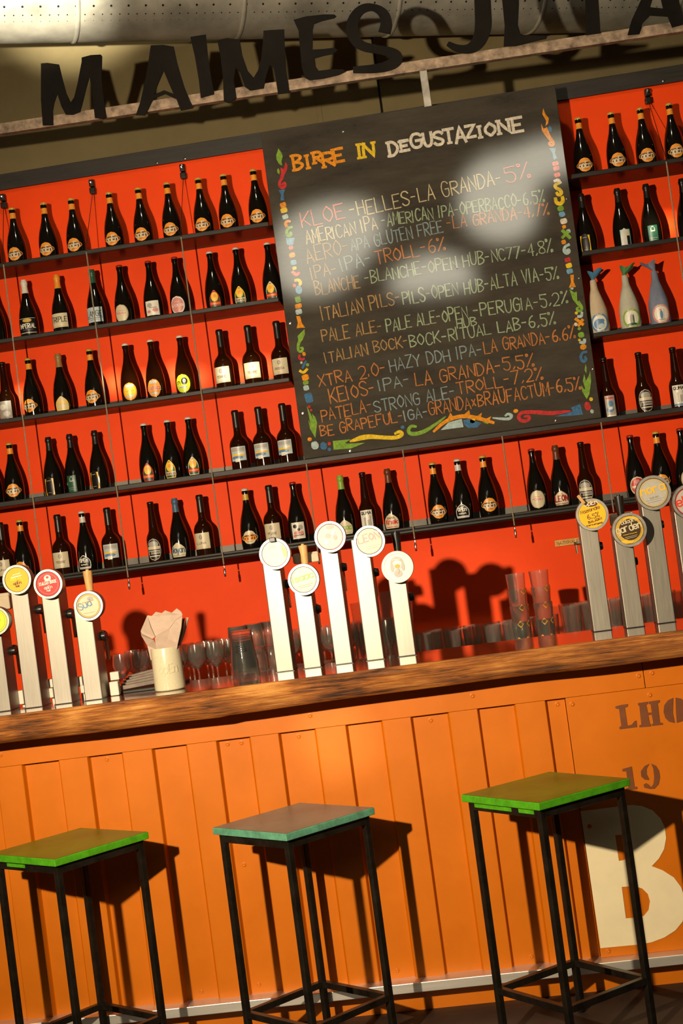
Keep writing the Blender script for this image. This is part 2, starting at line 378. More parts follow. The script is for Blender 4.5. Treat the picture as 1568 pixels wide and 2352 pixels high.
# ventilation duct: perforated round metal, running away to the right
DA, DB = 2.72, .42
def dhit(x, y):
    r = rgt*((x-CX)/FPX)+dwn*((y-CY)/FPX)+fwd; t = (DA+DB*CAM.x-CAM.y)/(r.y-DB*r.x); return CAM+r*t
e1 = dhit(0, 107); e2 = dhit(1100, 78)
DR = .24; zc = (e1.z+e2.z)/2+DR+.02
da = Vector((1, DB, 0)).normalized(); dn = Vector((DB, -1, 0)).normalized()
duct = empty('ventilation_duct', (0, DA, zc)); tag(duct, 'round galvanised ventilation duct with rows of small holes, above the sign', 'duct')
def dpt(s, ang, r=DR):          # ang 0 = towards camera, -90 = bottom
    a = math.radians(ang); return da*s+dn*(r*math.cos(a))+Vector((0, 0, r*math.sin(a)))
b = MB(); kk = b.slot(GALV); NS = 40
ss = [-4, 4]
for s in ss:
    for j in range(NS): b.v.append(dpt(s, 360*j/NS))
for j in range(NS): b.face((j, (j+1) % NS, NS+(j+1) % NS, NS+j), kk)
b.build('duct_shell', duct, 60)
for i, s0 in enumerate([-1.774+.84*q for q in range(-2, 6)]):
    b = MB()
    rot = Matrix((da, dn, Vector((0, 0, 1)))).transposed()
    pr = [(DR+.001, -.012), (DR+.006, -.004), (DR+.006, .004), (DR+.001, .012)]
    R = Matrix((dn, Vector((0, 0, 1)), da)).transposed()
    b.lathe(pr, GALV, tuple(da*s0), 40, R); b.build('duct_seam_ring', duct, 60)
b = MB()
for ang, st, r in [(-38, .086, .0058), (-48, .043, .0036), (-56, .043, .002), (-26, .086, .0058), (-14, .086, .0058)]:
    n = int(4.6/st)
    for i in range(n):
        s = -2.3+i*st+(st/2 if ang == -26 else 0)
        p = dpt(s, ang, DR+.0006); nr = (dpt(s, ang, 1)-da*s).normalized(); t2 = da.cross(nr); bb = len(b.v); kk = b.slot(HOLE)
        for j in range(8): b.v.append(p+da*(r*math.cos(j*math.pi/4))+t2*(r*math.sin(j*math.pi/4)))
        b.face([bb+j for j in range(8)], kk)
b.build('perforation', duct, None)['kind'] = 'stuff'

# ================================================================== BAR FRONT
bar = empty('bar_counter', (-.4, 0, 0)); tag(bar, 'orange painted bar front of corrugated container metal, with stencilled letters', 'bar')
def rel(o, par):
    o.parent = par; o.matrix_parent_inverse = Matrix.Translation(-Vector(par.location)); return o
ZB, ZS, ZT = .119, 1.005, 1.1
thin = [135, 280.6, 428.6, 574, 724.5, 877.7, 1030.8, 1183.8]; wide = [51, 201.5, 349.5, 497.5, 640.3, 794.5, 944, 1097, 1252.7]
sx = lambda px: at(px, 1761.8-.122*px, 0).x
TX = [sx(p) for p in thin]; WX = [sx(p) for p in wide]
per = (WX[-1]-WX[0])/8
while WX[0] > -2.9: WX.insert(0, WX[0]-per)
while TX[0] > -2.9: TX.insert(0, TX[0]-per)
DC = .020
prof = []
for x, kd in sorted([(x, 't') for x in TX]+[(x, 'w') for x in WX]):
    if kd == 't': prof += [(x-.008, DC), (x-.006, DC-.003), (x-.001, .002), (x+.002, 0)]
    else: prof += [(x-.004, 0), (x-.002, .002), (x+.003, DC-.003), (x+.005, DC)]
XJ = sx(1297); prof = [p for p in prof if p[0] < XJ-.012]; prof.append((XJ-.001, prof[-1][1]))
b = MB(); k = b.slot(ORANGE)
for x, y in prof: b.v += [Vector((x, y, ZB)), Vector((x, y, ZS))]
for i in range(len(prof)-1): b.face((2*i, 2*i+2, 2*i+3, 2*i+1), k)
rel(b.build('corrugated_panel', None, None), bar)
b = MB(); b.box(((XJ+2.0)/2, .012, (ZB+ZS)/2), (2.0-XJ-.002, .022, ZS-ZB), ORANGE, bev=.002); rel(b.build('flat_panel'), bar)
XJ2 = at(1479, 1560, 0).x
b = MB(); b.box(((-3+XJ2)/2, .004, (ZS+ZT)/2+.001), (XJ2+3-.002, .016, ZT-ZS), ORANGE, bev=.0015)
b.box(((XJ2+2)/2, .004, (ZS+ZT)/2+.001), (2-XJ2-.002, .016, ZT-ZS), ORANGE, bev=.0015); rel(b.build('header_band'), bar)
b = MB(); b.box((-.5, .045, .043), (5, .03, .086), ORANGE); rel(b.build('kick_panel'), bar)
b = MB(); b.box((-.5, -.0125, .1025), (5, .085, .033), mat('aluminium_rail', (.75, .72, .65), .42, .8, noise=.12, scale=6, stretch=(.5, 6, 6)), bev=.002); rel(b.build('steel_rail'), bar)
b = MB(); b.box((-.5, .19, .55), (5, .26, 1.09), BLACKM); rel(b.build('carcass'), bar)
SCR = [(712, 1643), (1084, 1598), (1465, 1552), (1496, 1545), (2, 1733), (242, 1746), (520, 1711), (552, 1708), (684, 1693), (988, 1656), (1280, 1619), (1313, 1617), (1491, 1596),
       (592, 2265), (460, 2281), (911, 2233), (1220, 2200), (1360, 2184), (1396, 2184), (1353, 1898), (558, 1989)]
for px, py in SCR:
    p = at(px, py, 0); yy = -.0045 if p.z > ZS else 0.
    if p.z < ZS and p.x < XJ:
        ins = any(t < p.x < w_ for t, w_ in zip(TX, [w2 for w2 in WX if w2 > TX[0]])); yy = 0. if ins else DC
    b = MB(); b.lathe([(.0085, 0), (.0085, .0012), (.0065, .0016), (.006, .003), (.0042, .0038), (.002, .0028), (0, .0028)], ORANGE, (p.x, yy, p.z), 16, Matrix.Rotation(math.pi/2, 3, 'X'))
    rel(b.build('screw'), bar)
STEN = mat('stencil_brown', (.16, .045, .008), .5, noise=.15, scale=20); CRW = mat('cream_paint', (.78, .68, .44), .45, noise=.05, scale=9)
fp = lambda u, v, d: (u, -.0008-d, v)
def pxp(pts, Y=0., k=1., ox=0, oy_=0): return [(lambda p: (p.x, p.z))(at(ox+x*k, oy_+y*k, Y)) for x, y in pts]
K4 = .36224
Bo = [(918, 340), (1190, 305), (1250, 300), (1310, 308), (1375, 335), (1425, 385), (1452, 440), (1461, 510), (1448, 580), (1415, 640), (1370, 688), (1440, 715), (1510, 760), (1555, 820), (1580, 890), (1582, 960), (1565, 1040), (1520, 1095), (1450, 1140), (1370, 1170), (1300, 1184), (1045, 1208)]
Bh1 = [(1138, 492), (1200, 488), (1228, 505), (1246, 540), (1246, 585), (1225, 630), (1190, 650), (1162, 655)]
Bh2 = [(1180, 820), (1260, 814), (1310, 830), (1345, 865), (1358, 910), (1350, 965), (1320, 1003), (1270, 1015), (1206, 1019)]
b = MB(); b.poly([pxp(q, 0, K4, 1000, 1740) for q in (Bo, Bh1, Bh2)], CRW, fp, .0006); rel(b.build('painted_letter', None, None), bar)
b = MB(); K5 = .5102
for q in [[(1263, 240), (1291, 233), (1320, 229), (1319, 240), (1306, 247), (1318, 327), (1337, 322), (1350, 306), (1358, 303), (1361, 333), (1283, 343), (1281, 332), (1290, 329), (1280, 252), (1265, 250)],
          [(1365, 225), (1411, 218), (1410, 228), (1402, 233), (1410, 268), (1418, 268), (1419, 278), (1411, 279), (1419, 318), (1424, 320), (1424, 330), (1371, 334), (1371, 325), (1380, 322), (1371, 237), (1366, 236)],
          [(1414, 218), (1463, 211), (1463, 221), (1454, 226), (1464, 312), (1477, 315), (1477, 322), (1429, 328), (1428, 319), (1434, 316), (1427, 277), (1420, 277), (1419, 268), (1427, 267), (1422, 231), (1414, 229)],
          [(1524, 201), (1500, 212), (1483, 235), (1480, 265), (1488, 292), (1505, 309), (1531, 315), (1522, 270)],
          [(1534, 200), (1560, 205), (1578, 225), (1586, 252), (1582, 285), (1566, 306), (1540, 314), (1536, 270)],
          [(1594, 517), (1639, 508), (1652, 600), (1640, 606)]]:
    if q[0][0] < 1590: b.poly([pxp(q, 0, K5, 768, 1500)], STEN, fp, .0004)
rel(b.build('stencil_lettering', None, None), bar); b = MB()
b.poly([pxp([(1294, 522), (1337, 510), (1350, 600), (1362, 602), (1362, 612), (1312, 618), (1312, 608), (1322, 605), (1312, 532), (1296, 533)], 0, K5, 768, 1500)], STEN, fp, .0004)
b.poly([pxp([(1416, 498), (1395, 508), (1378, 532), (1380, 556), (1396, 570), (1416, 571), (1412, 560), (1404, 545), (1404, 520)], 0, K5, 768, 1500)], STEN, fp, .0004)
b.poly([pxp([(1424, 497), (1446, 507), (1460, 530), (1464, 560), (1458, 590), (1440, 610), (1420, 612), (1394, 606), (1390, 592), (1402, 585), (1414, 592), (1424, 604), (1434, 590), (1438, 560), (1434, 520)], 0, K5, 768, 1500)], STEN, fp, .0004)
rel(b.build('stencil_lettering', None, None), bar)

# ================================================================== WORKTOP (live edge)
ZW = 1.199
b = MB(); kf = b.slot(WOODF); kt = b.slot(WOODT); N = 150; X0, X1 = -3.0, 2.0
def nz(x, s, f): return (math.sin(x*f+s)+.6*math.sin(x*f*2.3+s*2.1)+.4*math.sin(x*f*5.1+s*.7))/2
SEC = 9
for i in range(N+1):
    x = X0+(X1-X0)*i/N
    zb = 1.104+.006*nz(x, 1.3, 2.1)+(.0 if x < -.9 else .004)
    ye = -.18+.006*nz(x, .4, 3.1)
    for y, z in [(.33, ZW), (ye+.012, ZW), (ye+.004, ZW-.002), (ye, ZW-.010), (ye-.004+.003*nz(x, 2, 4), ZW-.040), (ye+.002+.004*nz(x, 5, 3), zb+.025), (ye+.014, zb+.006), (ye+.030, zb), (.33, 1.112)]:
        b.v.append(Vector((x, y, z)))
for i in range(N):
    for j in range(SEC):
        j2 = (j+1) % SEC; a = i*SEC
        if j in (0, 7, 8): b.flat.add(len(b.f))
        b.face((a+j, a+j2, a+SEC+j2, a+SEC+j), kt if j == 0 else kf)
b.face(range(SEC), kf); b.face([N*SEC+j for j in range(SEC)][::-1], kf)
tag(b.build('worktop', None, 45), 'long thick live edge wooden worktop, polished on top, over the orange bar front', 'worktop')

# ================================================================== BACK BAR
bb = empty('back_bar', (-.4, 1.35, 0)); tag(bb, 'low stainless steel back counter under the bottle shelves carrying the glasses', 'counter')
b = MB(); b.box((-.4, 1.35, .53), (4.6, .76, 1.06), STEELD); rel(b.build('cabinet'), bb)
b = MB(); b.box((-.4, 1.34, 1.0725), (4.6, .80, .025), BRUSH, bev=.003); rel(b.build('steel_top'), bb)

# ================================================================== SHELVES
ZL = [3.1115, 2.763, 2.395, 2.0125, 1.644]; YF = 1.495; TH = [.020, .020, .020, .024, .026]
ZSH = [3.122, 2.773, 2.404, 2.021, 1.654]
def shelf(x0, x1, i, lab):
    e = empty('wall_shelf', ((x0+x1)/2, WY, ZL[i])); tag(e, lab, 'shelf', 'bottle shelves on the red wall')
    L = x1-x0; c = (x0+x1)/2
    b = MB(); b.box((c, YF+.012, ZL[i]+TH[i]/2), (L, .024, TH[i]), STEELD, bev=.003)
    if i == 4: b.tube([(x0, YF-.002, ZL[i]+.006), (x1, YF-.002, ZL[i]+.006)], .011, STEELD, 10)
    rel(b.build('front_bar'), e)
    b = MB(); b.box((c, (YF+.026+WY-.004)/2, ZSH[i]-.004), (L, WY-.004-YF-.026, .008), SMOKE); rel(b.build('shelf_panel'), e)
    b = MB(); b.box((c, WY-.006, ZL[i]+.03), (L, .006, .056), mat('grey_strip', (.12, .11, .09), .5, .3, noise=.2, scale=8) if i > 2 else STEELD); rel(b.build('back_strip'), e)
BX0, BX1 = at(602.6, 341, 1.55).x, at(1279.2, 233, 1.55).x
nm = ['top', 'second', 'third']
for i in range(3):
    shelf(-2.9, BX0-.012, i, f'dark steel bottle shelf left of the chalkboard, {nm[i]} one down from the ceiling')
    shelf(BX1+.012, 2.2, i, f'dark steel bottle shelf right of the chalkboard, {nm[i]} one down from the ceiling')
shelf(-2.9, 2.2, 3, 'long steel bottle shelf that the bottom edge of the chalkboard rests on')
shelf(-2.9, 2.2, 4, 'lowest long steel bottle shelf, with a rounded front edge, above the glasses')

# ================================================================== CHALKBOARD
YB = 1.55
bz0, bz1 = at(701.8, 1054, YB).z, at(1000, 241, 1.55).z
cb = empty('chalkboard', ((BX0+BX1)/2, YB, bz0)); tag(cb, 'large black chalkboard with handwritten beer list and painted colourful border', 'chalkboard')
b = MB(); b.box(((BX0+BX1)/2, YB+.03, (bz0+bz1)/2), (BX1-BX0, .06, bz1-bz0), BOARDM, bev=.002); rel(b.build('board_panel'), cb)
b = MB(); b.box(((BX0+BX1)/2, YB+.12, (bz0+bz1)/2+.02), (BX1-BX0-.04, .12, bz1-bz0-.042), BLACKM); rel(b.build('backing_frame'), cb)
fb = lambda u, v, d: (u, YB-.0012-d, v)
def bp_(x, y): p = at(x, y, YB); return (p.x, p.z)
def chalk(name, col, rough=.9):
    return lacquer(mat(name, col, rough, noise=.3, scale=90, spec=.1))
C_PK = chalk('chalk_pink', (.62, .17, .13)); C_CR = chalk('chalk_cream', (.55, .47, .27)); C_GN = chalk('chalk_green', (.30, .38, .24)); C_OR = chalk('chalk_orange', (.48, .18, .05))
C_BL = chalk('chalk_blue', (.22, .29, .30)); C_TN = chalk('chalk_tan', (.38, .23, .09)); C_WH = chalk('paint_white', (.66, .60, .50)); C_OP = chalk('paint_orange', (.72, .27, .02)); C_YP = chalk('paint_yellow', (.72, .50, .03))
KB = .5102
def line(txt, m, x0, y0, x1, y1, h, second=False, wd=.0052):
    oy_ = 620 if second else 220
    a = bp_(600+x0*KB, oy_+y0*KB); c = bp_(600+x1*KB, oy_+y1*KB); hm = h*KB*1.98e-3
    b = MB()
    for pl in text_lines(txt, *a, *c, hm, .06): b.stroke(pl, wd*random.uniform(.85, 1.15), m, fb, step=.03)
    rel(b.build('chalk_writing', None, None), cb)
for a in [('KLOE', C_PK, 185, 592, 378, 548, 72), ('-HELLES-LA GRANDA-', C_CR, 405, 548, 1085, 398, 66), ('5%', C_PK, 1105, 392, 1212, 366, 72),
          ('AMERICAN IPA', C_CR, 205, 668, 525, 600, 60), ('-AMERICAN IPA-OPERBACCO-6,5%', C_GN, 545, 590, 1275, 478, 54),
          ('AERO-', C_TN, 208, 752, 398, 705, 66), ('APA GLUTEN FREE', C_BL, 408, 700, 818, 612, 56), ('-LA GRANDA-4,7%', C_OR, 838, 602, 1295, 532, 54),
          ('IPA-', C_TN, 230, 830, 345, 800, 56), ('IPA-', C_BL, 366, 792, 500, 756, 58), ('TROLL-6%', C_OR, 520, 760, 828, 692, 60),
          ('-BLANCHE-OPEN HUB-NC77-4,8%', C_GN, 468, 846, 1312, 704, 54)]: line(*a)
for a in [('BLANCHE', C_TN, 247, 115, 445, 78, 58), ('ITALIAN PILS-', C_TN, 277, 228, 628, 150, 60), ('PILS-OPEN HUB-ALTA VIA-5%', C_GN, 640, 156, 1338, 36, 58),
          ('PALE ALE-', C_TN, 277, 326, 546, 276, 56), ('PALE ALE-OPEN', C_GN, 566, 278, 930, 216, 56), ('HUB', C_GN, 882, 262, 970, 248, 38), ('-PERUGIA-5,2%', C_GN, 958, 212, 1380, 150, 56),
          ('ITALIAN BOCK-', C_TN, 292, 420, 664, 342, 50), ('BOCK-RITUAL LAB-6,5%', C_GN, 672, 348, 1325, 244, 52),
          ('XTRA 2.0-', C_OR, 260, 527, 564, 466, 56), ('HAZY DDH IPA-', C_BL, 582, 457, 996, 382, 56), ('LA GRANDA-6.6%', C_OR, 1006, 377, 1414, 306, 54),
          ('KEIOS-', C_OR, 313, 603, 515, 556, 62), ('IPA-', C_BL, 534, 547, 672, 516, 52), ('LA GRANDA-5,5%', C_OR, 697, 523, 1228, 434, 58),
          ('PATELA-', C_OR, 274, 682, 502, 636, 56), ('STRONG ALE-', C_BL, 512, 642, 874, 570, 52), ('TROLL-7,2%', C_OR, 886, 562, 1268, 492, 54),
          ('BE GRAPEFUL-', C_OR, 270, 750, 640, 678, 50), ('IGA-', C_BL, 648, 680, 752, 658, 46), ('GRANDAxBRAUFACTUM-6,5%', C_OR, 758, 656, 1438, 536, 56)]: line(*a, second=True)
def header(txt, m, items):
    b = MB()
    for ch, x, y, h, wd, tilt in items:       # lower-left corner px in the crop, height, width, baseline tilt
        a = bp_(600+x*KB, 220+y*KB); c = bp_(600+(x+wd)*KB, 220+(y-wd*tilt)*KB); hm = h*KB*1.98e-3
        gl = glyph(ch); L = [p for g in gl for p in g]; mx = max(p[0] for p in L) or 1
        d = Vector((c[0]-a[0], c[1]-a[1])); n = Vector((-d.y, d.x)).normalized()*hm/6; d = d/mx if mx > 1 else d*.0
        for g in gl:
            q = [(a[0]+d.x*p[0]+n.x*p[1]+(0 if mx > 1 else (c[0]-a[0])/2), a[1]+d.y*p[0]+n.y*p[1]) for p in g]
            b.stroke(q, .0135, m, fb, step=.02)
        if ch in 'IBRENTDEZ':
            ends = {'I': [(0, 0), (0, 6)], 'B': [(0, 0), (0, 6)], 'R': [(0, 0), (0, 6)], 'E': [(0, 6), (0, 0)], 'N': [(0, 0), (0, 6), (4, 6)], 'T': [(2, 0)], 'D': [(0, 0), (0, 6)], 'Z': [], 'A': [(0, 0), (4, 0)]}[ch]
            for ex, ey in ends:
                cx_ = a[0]+d.x*ex+n.x*ey+(0 if mx > 1 else (c[0]-a[0])/2); cz_ = a[1]+d.y*ex+n.y*ey; t = Vector((c[0]-a[0], c[1]-a[1])).normalized()*.0085
                b.stroke([(cx_-t.x, cz_-t.y), (cx_+t.x, cz_+t.y)], .011, m, fb)
    rel(b.build('painted_heading', None, None), cb)
header('BIRRE', C_OP, [('B', 150, 335, 66, 38, .2), ('I', 200, 328, 58, 24, .2), ('R', 240, 304, 48, 32, .2), ('R', 283, 322, 62, 48, .2), ('E', 332, 300, 58, 40, .2)])
header('IN', C_YP, [('I', 428, 283, 62, 30, .15), ('N', 463, 277, 60, 46, .15)])
header('DEGUSTAZIONE', C_WH, [('D', 580, 272, 62, 38, .2), ('E', 632, 250, 44, 34, .2), ('G', 678, 238, 62, 46, .2), ('U', 735, 230, 60, 36, .18), ('S', 782, 224, 58, 38, .18), ('T', 826, 216, 62, 44, .18), ('A', 878, 214, 70, 44, .18), ('Z', 925, 190, 52, 40, .2), ('I', 975, 190, 50, 24, .2), ('O', 1012, 184, 56, 44, .18), ('N', 1072, 172, 58, 46, .18), ('E', 1136, 165, 62, 42, .18)])
# painted border: blobs, curls, leaves (pixel centres turned into points of the board)
D = {'o': C_OP, 'y': C_YP, 'g': chalk('paint_green', (.20, .36, .05)), 'r': chalk('paint_red', (.50, .04, .04)), 'b': chalk('paint_blue', (.06, .16, .30)), 'l': chalk('paint_light_blue', (.40, .52, .52)), 'w': C_WH, 'p': chalk('paint_coral', (.70, .16, .13)), 'm': chalk('paint_mid_blue', (.16, .34, .52))}
b = MB(); SPX = 1.98e-3
def blob(x, y, rx, ry, c, pw=2.6, rot=-.14):
    cx_, cz_ = bp_(x, y); pts = []
    for i in range(20):
        a = 2*math.pi*i/20; ca, sa = math.cos(a), math.sin(a)
        u = math.copysign(abs(ca)**(2/pw), ca)*rx*SPX*random.uniform(.94, 1.06); v = math.copysign(abs(sa)**(2/pw), sa)*ry*SPX*random.uniform(.94, 1.06)
        r_ = -rot; pts.append((cx_+u*math.cos(r_)-v*math.sin(r_), cz_+u*math.sin(r_)+v*math.cos(r_)))
    b.poly([pts], D[c], fb)
def curl(pts, ws, c): b.stroke(sm([bp_(*p) for p in pts], 2), None or [SPX*w_ for w_ in _interp(ws, len(sm(pts, 2)))], D[c], fb)
def _interp(ws, n):
    out = []
    for i in range(n):
        t = i/(n-1)*(len(ws)-1); j = min(int(t), len(ws)-2); out.append(ws[j]+(ws[j+1]-ws[j])*(t-j))
    return out
def leaf(pts, c): b.poly([[bp_(*p) for p in pts]], D[c], fb)
# left column
leaf([(639, 341), (647, 352), (649, 360), (646, 370), (648, 381), (640, 376), (635, 366), (634, 357), (637, 349)], 'g'); leaf([(639, 386), (642, 392), (642, 401), (637, 397), (636, 391)], 'g')
leaf([(656, 372), (660, 380), (659, 390), (653, 402), (649, 414), (643, 412), (645, 398), (644, 385), (651, 388)], 'r'); curl([(648, 408), (642, 418), (642, 428), (650, 433), (656, 425), (653, 419), (648, 424)], [6, 7, 7, 6, 4], 'r')
leaf([(640, 437), (655, 435), (651, 445), (652, 460), (644, 461), (645, 448)], 'b')
for x, y, rx, ry, c in [(650, 471, 7, 6, 'o'), (652, 483, 8, 6, 'y'), (655, 498, 7, 5.5, 'l')]: blob(x, y, rx, ry, c, 4)
curl([(666, 509), (660, 507), (655, 513), (658, 520)], [5, 7, 7], 'o'); curl([(670, 522), (661, 524), (657, 535), (661, 543), (669, 541), (668, 534), (664, 537)], [6, 7, 7, 5], 'g')
leaf([(656, 547), (677, 546), (673, 563), (666, 565), (659, 562)], 'm'); blob(668, 569, 5.5, 5, 'p', 2)
for x, y, rx, ry, c in [(671, 586, 7, 6, 'o'), (674, 603, 7, 6, 'm'), (676, 616, 5, 4, 'y')]: blob(x, y, rx, ry, c, 3)
curl([(672, 625), (680, 632), (687, 627)], [7, 8, 6], 'p'); curl([(678, 644), (686, 643), (691, 650), (688, 654)], [6, 8, 6], 'y'); blob(676, 656, 4, 4, 'p', 2); blob(686, 666, 7.5, 10, 'm', 2)
for x, y, rx, ry, c in [(684, 688, 6.5, 7, 'g'), (685, 703, 8, 5.5, 'o'), (686, 716, 7.5, 6, 'l')]: blob(x, y, rx, ry, c, 4)
leaf([(680, 726), (689, 726), (693, 742), (701, 753), (691, 753), (681, 754), (684, 742)], 'o')
leaf([(699, 756), (700, 768), (694, 782), (687, 788), (683, 772), (690, 765)], 'g'); curl([(689, 780), (684, 795), (685, 807), (693, 808), (696, 799), (690, 799)], [8, 6, 6, 4], 'g')
blob(698, 813, 4, 5, 'o', 2); curl([(688, 816), (686, 822), (693, 827), (698, 824)], [5, 6, 5], 'r'); blob(692, 833, 3, 3, 'l', 2); curl([(702, 830), (695, 845)], [5, 5], 'b'); blob(706, 838, 3.5, 3.5, 'g')
curl([(689, 852), (697, 857), (705, 848)], [6, 6, 6], 'y')
for x, y, rx, ry, c in [(701, 867, 8, 7, 'o'), (702, 879, 6.5, 4.5, 'g'), (703, 891, 6.5, 6, 'l'), (709, 914, 9, 12, 'b')]: blob(x, y, rx, ry, c, 3.5)
blob(710, 934, 3.5, 3.5, 'r', 2); blob(714, 942, 3, 3, 'r', 2)
leaf([(704, 932), (713, 950), (720, 965), (716, 950), (724, 958), (728, 972), (724, 1006), (712, 985), (708, 965), (713, 975), (709, 955)], 'g')
blob(711, 1009, 5, 4.5, 'o', 2); blob(723, 1023, 8.5, 9.5, 'l', 2.4); blob(743, 1024, 8, 9, 'b', 2); blob(756, 1019, 4, 4, 'r', 2); blob(756, 1032, 4, 4, 'b', 2)
leaf([(764, 1013), (806, 1009), (792, 1017), (797, 1019), (838, 1017), (806, 1030), (766, 1033)], 'g')
curl([(804, 1014), (840, 1002), (880, 1005), (910, 1006), (925, 998), (918, 990), (907, 996)], [3, 12, 9, 9, 9, 7, 5], 'y'); blob(924, 981, 4.5, 4, 'b', 2)
curl([(955, 980), (943, 978), (936, 990), (944, 998), (970, 994), (1000, 975), (1023, 957)], [5, 7, 8, 9, 9, 6, 2], 'g')
curl([(996, 991), (1020, 968), (1055, 955), (1090, 958), (1133, 971)], [5, 8, 9, 9, 6], 'o')
for q in [[(1028, 961), (1034, 948), (1040, 957)], [(1062, 955), (1077, 942), (1080, 956)], [(1092, 958), (1106, 948), (1104, 962)], [(1112, 964), (1128, 956), (1122, 969)]]: leaf(q, 'o')
leaf([(1012, 988), (1030, 970), (1060, 962), (1064, 981)], 'l'); leaf([(1063, 965), (1078, 962), (1105, 972), (1095, 982), (1075, 983), (1066, 976)], 'b'); blob(1085, 967, 6, 5, 'y', 2)
leaf([(1108, 970), (1124, 968), (1120, 974)], 'g'); curl([(1131, 960), (1150, 962), (1170, 963), (1176, 954), (1166, 950), (1160, 955)], [2, 6, 7, 6, 4], 'l'); blob(1184, 944, 5.5, 4.5, 'o', 2)
curl([(1204, 957), (1215, 955), (1216, 964), (1200, 969), (1189, 960), (1195, 947), (1225, 946), (1265, 950), (1310, 944)], [4, 6, 7, 8, 8, 8, 9, 9, 2], 'r')
leaf([(1274, 957), (1315, 945), (1311, 936), (1332, 928), (1338, 952), (1310, 955)], 'b'); blob(1349, 933, 7, 10, 'r', 2); blob(1357, 917, 4, 4.5, 'y', 2); blob(1359, 945, 4, 4.5, 'l', 2)
# right column
leaf([(1247, 249), (1252, 262), (1260, 272), (1258, 284), (1252, 290), (1254, 278), (1245, 262)], 'o'); leaf([(1242, 284), (1248, 296), (1256, 292), (1263, 310), (1272, 325), (1266, 330), (1252, 312), (1244, 300)], 'o'); curl([(1264, 318), (1272, 330), (1266, 336), (1259, 329), (1266, 326)], [7, 7, 6, 4], 'o'); blob(1263, 297, 4, 7.5, 'b', 2)
leaf([(1261, 341), (1276, 340), (1274, 352), (1279, 364), (1271, 368), (1268, 352)], 'm')
for x, y, c in [(1275, 376, 'p'), (1277, 387, 'p'), (1279, 402, 'p')]: blob(x, y, 7, 5, c, 4)
curl([(1273, 416), (1281, 413), (1286, 420)], [6, 8, 7], 'w'); curl([(1283, 421), (1273, 425), (1276, 432), (1286, 436), (1290, 444), (1282, 449), (1278, 443)], [6, 7, 8, 8, 6], 'y'); curl([(1275, 456), (1277, 466), (1286, 469), (1293, 462), (1291, 453)], [7, 9, 9, 7], 'y')
for x, y, rx, ry, c in [(1287, 479, 7, 6, 'g'), (1290, 492, 7, 6, 'm'), (1294, 508, 8, 6.5, 'w'), (1295, 521, 4.5, 4, 'o'), (1305, 531, 4.5, 4.5, 'l'), (1294, 556, 5, 5, 'o')]: blob(x, y, rx, ry, c, 3)
curl([(1292, 530), (1308, 546)], [8, 7], 'g'); curl([(1304, 533), (1291, 546)], [7, 6], 'g')
curl([(1306, 562), (1297, 566), (1294, 576), (1300, 583), (1307, 579), (1306, 573), (1301, 575)], [6, 7, 7, 5], 'l')
for x, y, rx, ry, c in [(1303, 597, 6.5, 5, 'r'), (1306, 610, 7, 5.5, 'y'), (1308, 623, 7, 5.5, 'm')]: blob(x, y, rx, ry, c, 4)
leaf([(1309, 632), (1317, 631), (1317, 648), (1322, 659), (1306, 661), (1311, 648)], 'o'); blob(1313, 662, 3.5, 3.5, 'l', 2)
leaf([(1307, 664), (1318, 672), (1324, 670), (1325, 690), (1333, 700), (1327, 703), (1315, 688)], 'g'); curl([(1328, 695), (1337, 708), (1331, 716), (1323, 710), (1328, 706)], [8, 7, 6, 4], 'g')
blob(1323, 719, 3.5, 3.5, 'y', 2); curl([(1327, 727), (1335, 727), (1336, 718)], [6, 7, 5], 'l'); curl([(1322, 733), (1338, 745)], [7, 7], 'o'); curl([(1337, 735), (1328, 748)], [7, 6], 'o'); blob(1322, 745, 4, 4, 'w', 2); blob(1330, 755, 4, 3.5, 'g', 2)
blob(1334, 769, 7, 6.5, 'g', 2.4); blob(1330, 781, 3, 3, 'y', 2); curl([(1332, 786), (1341, 788), (1342, 780)], [6, 8, 6], 'l'); blob(1339, 797, 7, 6, 'o', 2.4)
curl([(1346, 808), (1336, 810), (1332, 822), (1339, 832), (1346, 826), (1343, 820)], [5, 6, 7, 7, 5], 'b'); leaf([(1344, 836), (1347, 845), (1346, 858), (1342, 850)], 'g')
leaf([(1341, 859), (1345, 875), (1352, 862), (1355, 852), (1357, 875), (1353, 905), (1347, 917), (1337, 900), (1334, 884), (1340, 893), (1344, 895), (1338, 875)], 'g')
rel(b.build('painted_border', None, None), cb)
for px, py in [(666, 742), (1399, 742-0), (1302, 457), (1330, 640), (804, 1036), (1276, 967), (695, 949), (787, 302), (1361, 849)]:
    if px == 1399: continue
    p = at(px, py, YB); b = MB(); b.lathe([(.006, 0), (.005, .0025), (0, .003)], CHROME, (p.x, YB, p.z), 12, Matrix.Rotation(math.pi/2, 3, 'X')); rel(b.build('screw'), cb)

# ================================================================== SIGN
YS = 1.62; bz1_ = bz1+.001
sg = empty('metal_sign', (-.3, YS, 3.6)); tag(sg, 'large cut sheet metal letters welded on a rusty steel rail above the shelves', 'sign')
ra = at(0, 300, YS+.003); rb = at(1568, 71, YS+.003)
r0, r1 = Vector((-3.0, YS+.022, ra.z)), Vector((2.3, YS+.022, rb.z+(rb.z-ra.z)*.25))
dv = (r1-r0); L = dv.length; ang = math.atan2(dv.z, dv.x)
b = MB(); b.box((r0+r1)/2+Vector((0, 0, .024)), (L, .036, .050), RUSTY, R=Matrix.Rotation(-ang, 3, 'Y'), bev=.002); rel(b.build('rail'), sg)
for px, y0, y1 in [(978, 145, 244)]:
    p = at(px-2, (y0+y1)/2, YS+.02); b = MB(); b.box((p.x, YS+.024, (bz1_+ra.z+.01)/2), (.036, .030, ra.z-bz1_+.012), ZINC, bev=.002); rel(b.build('post'), sg)
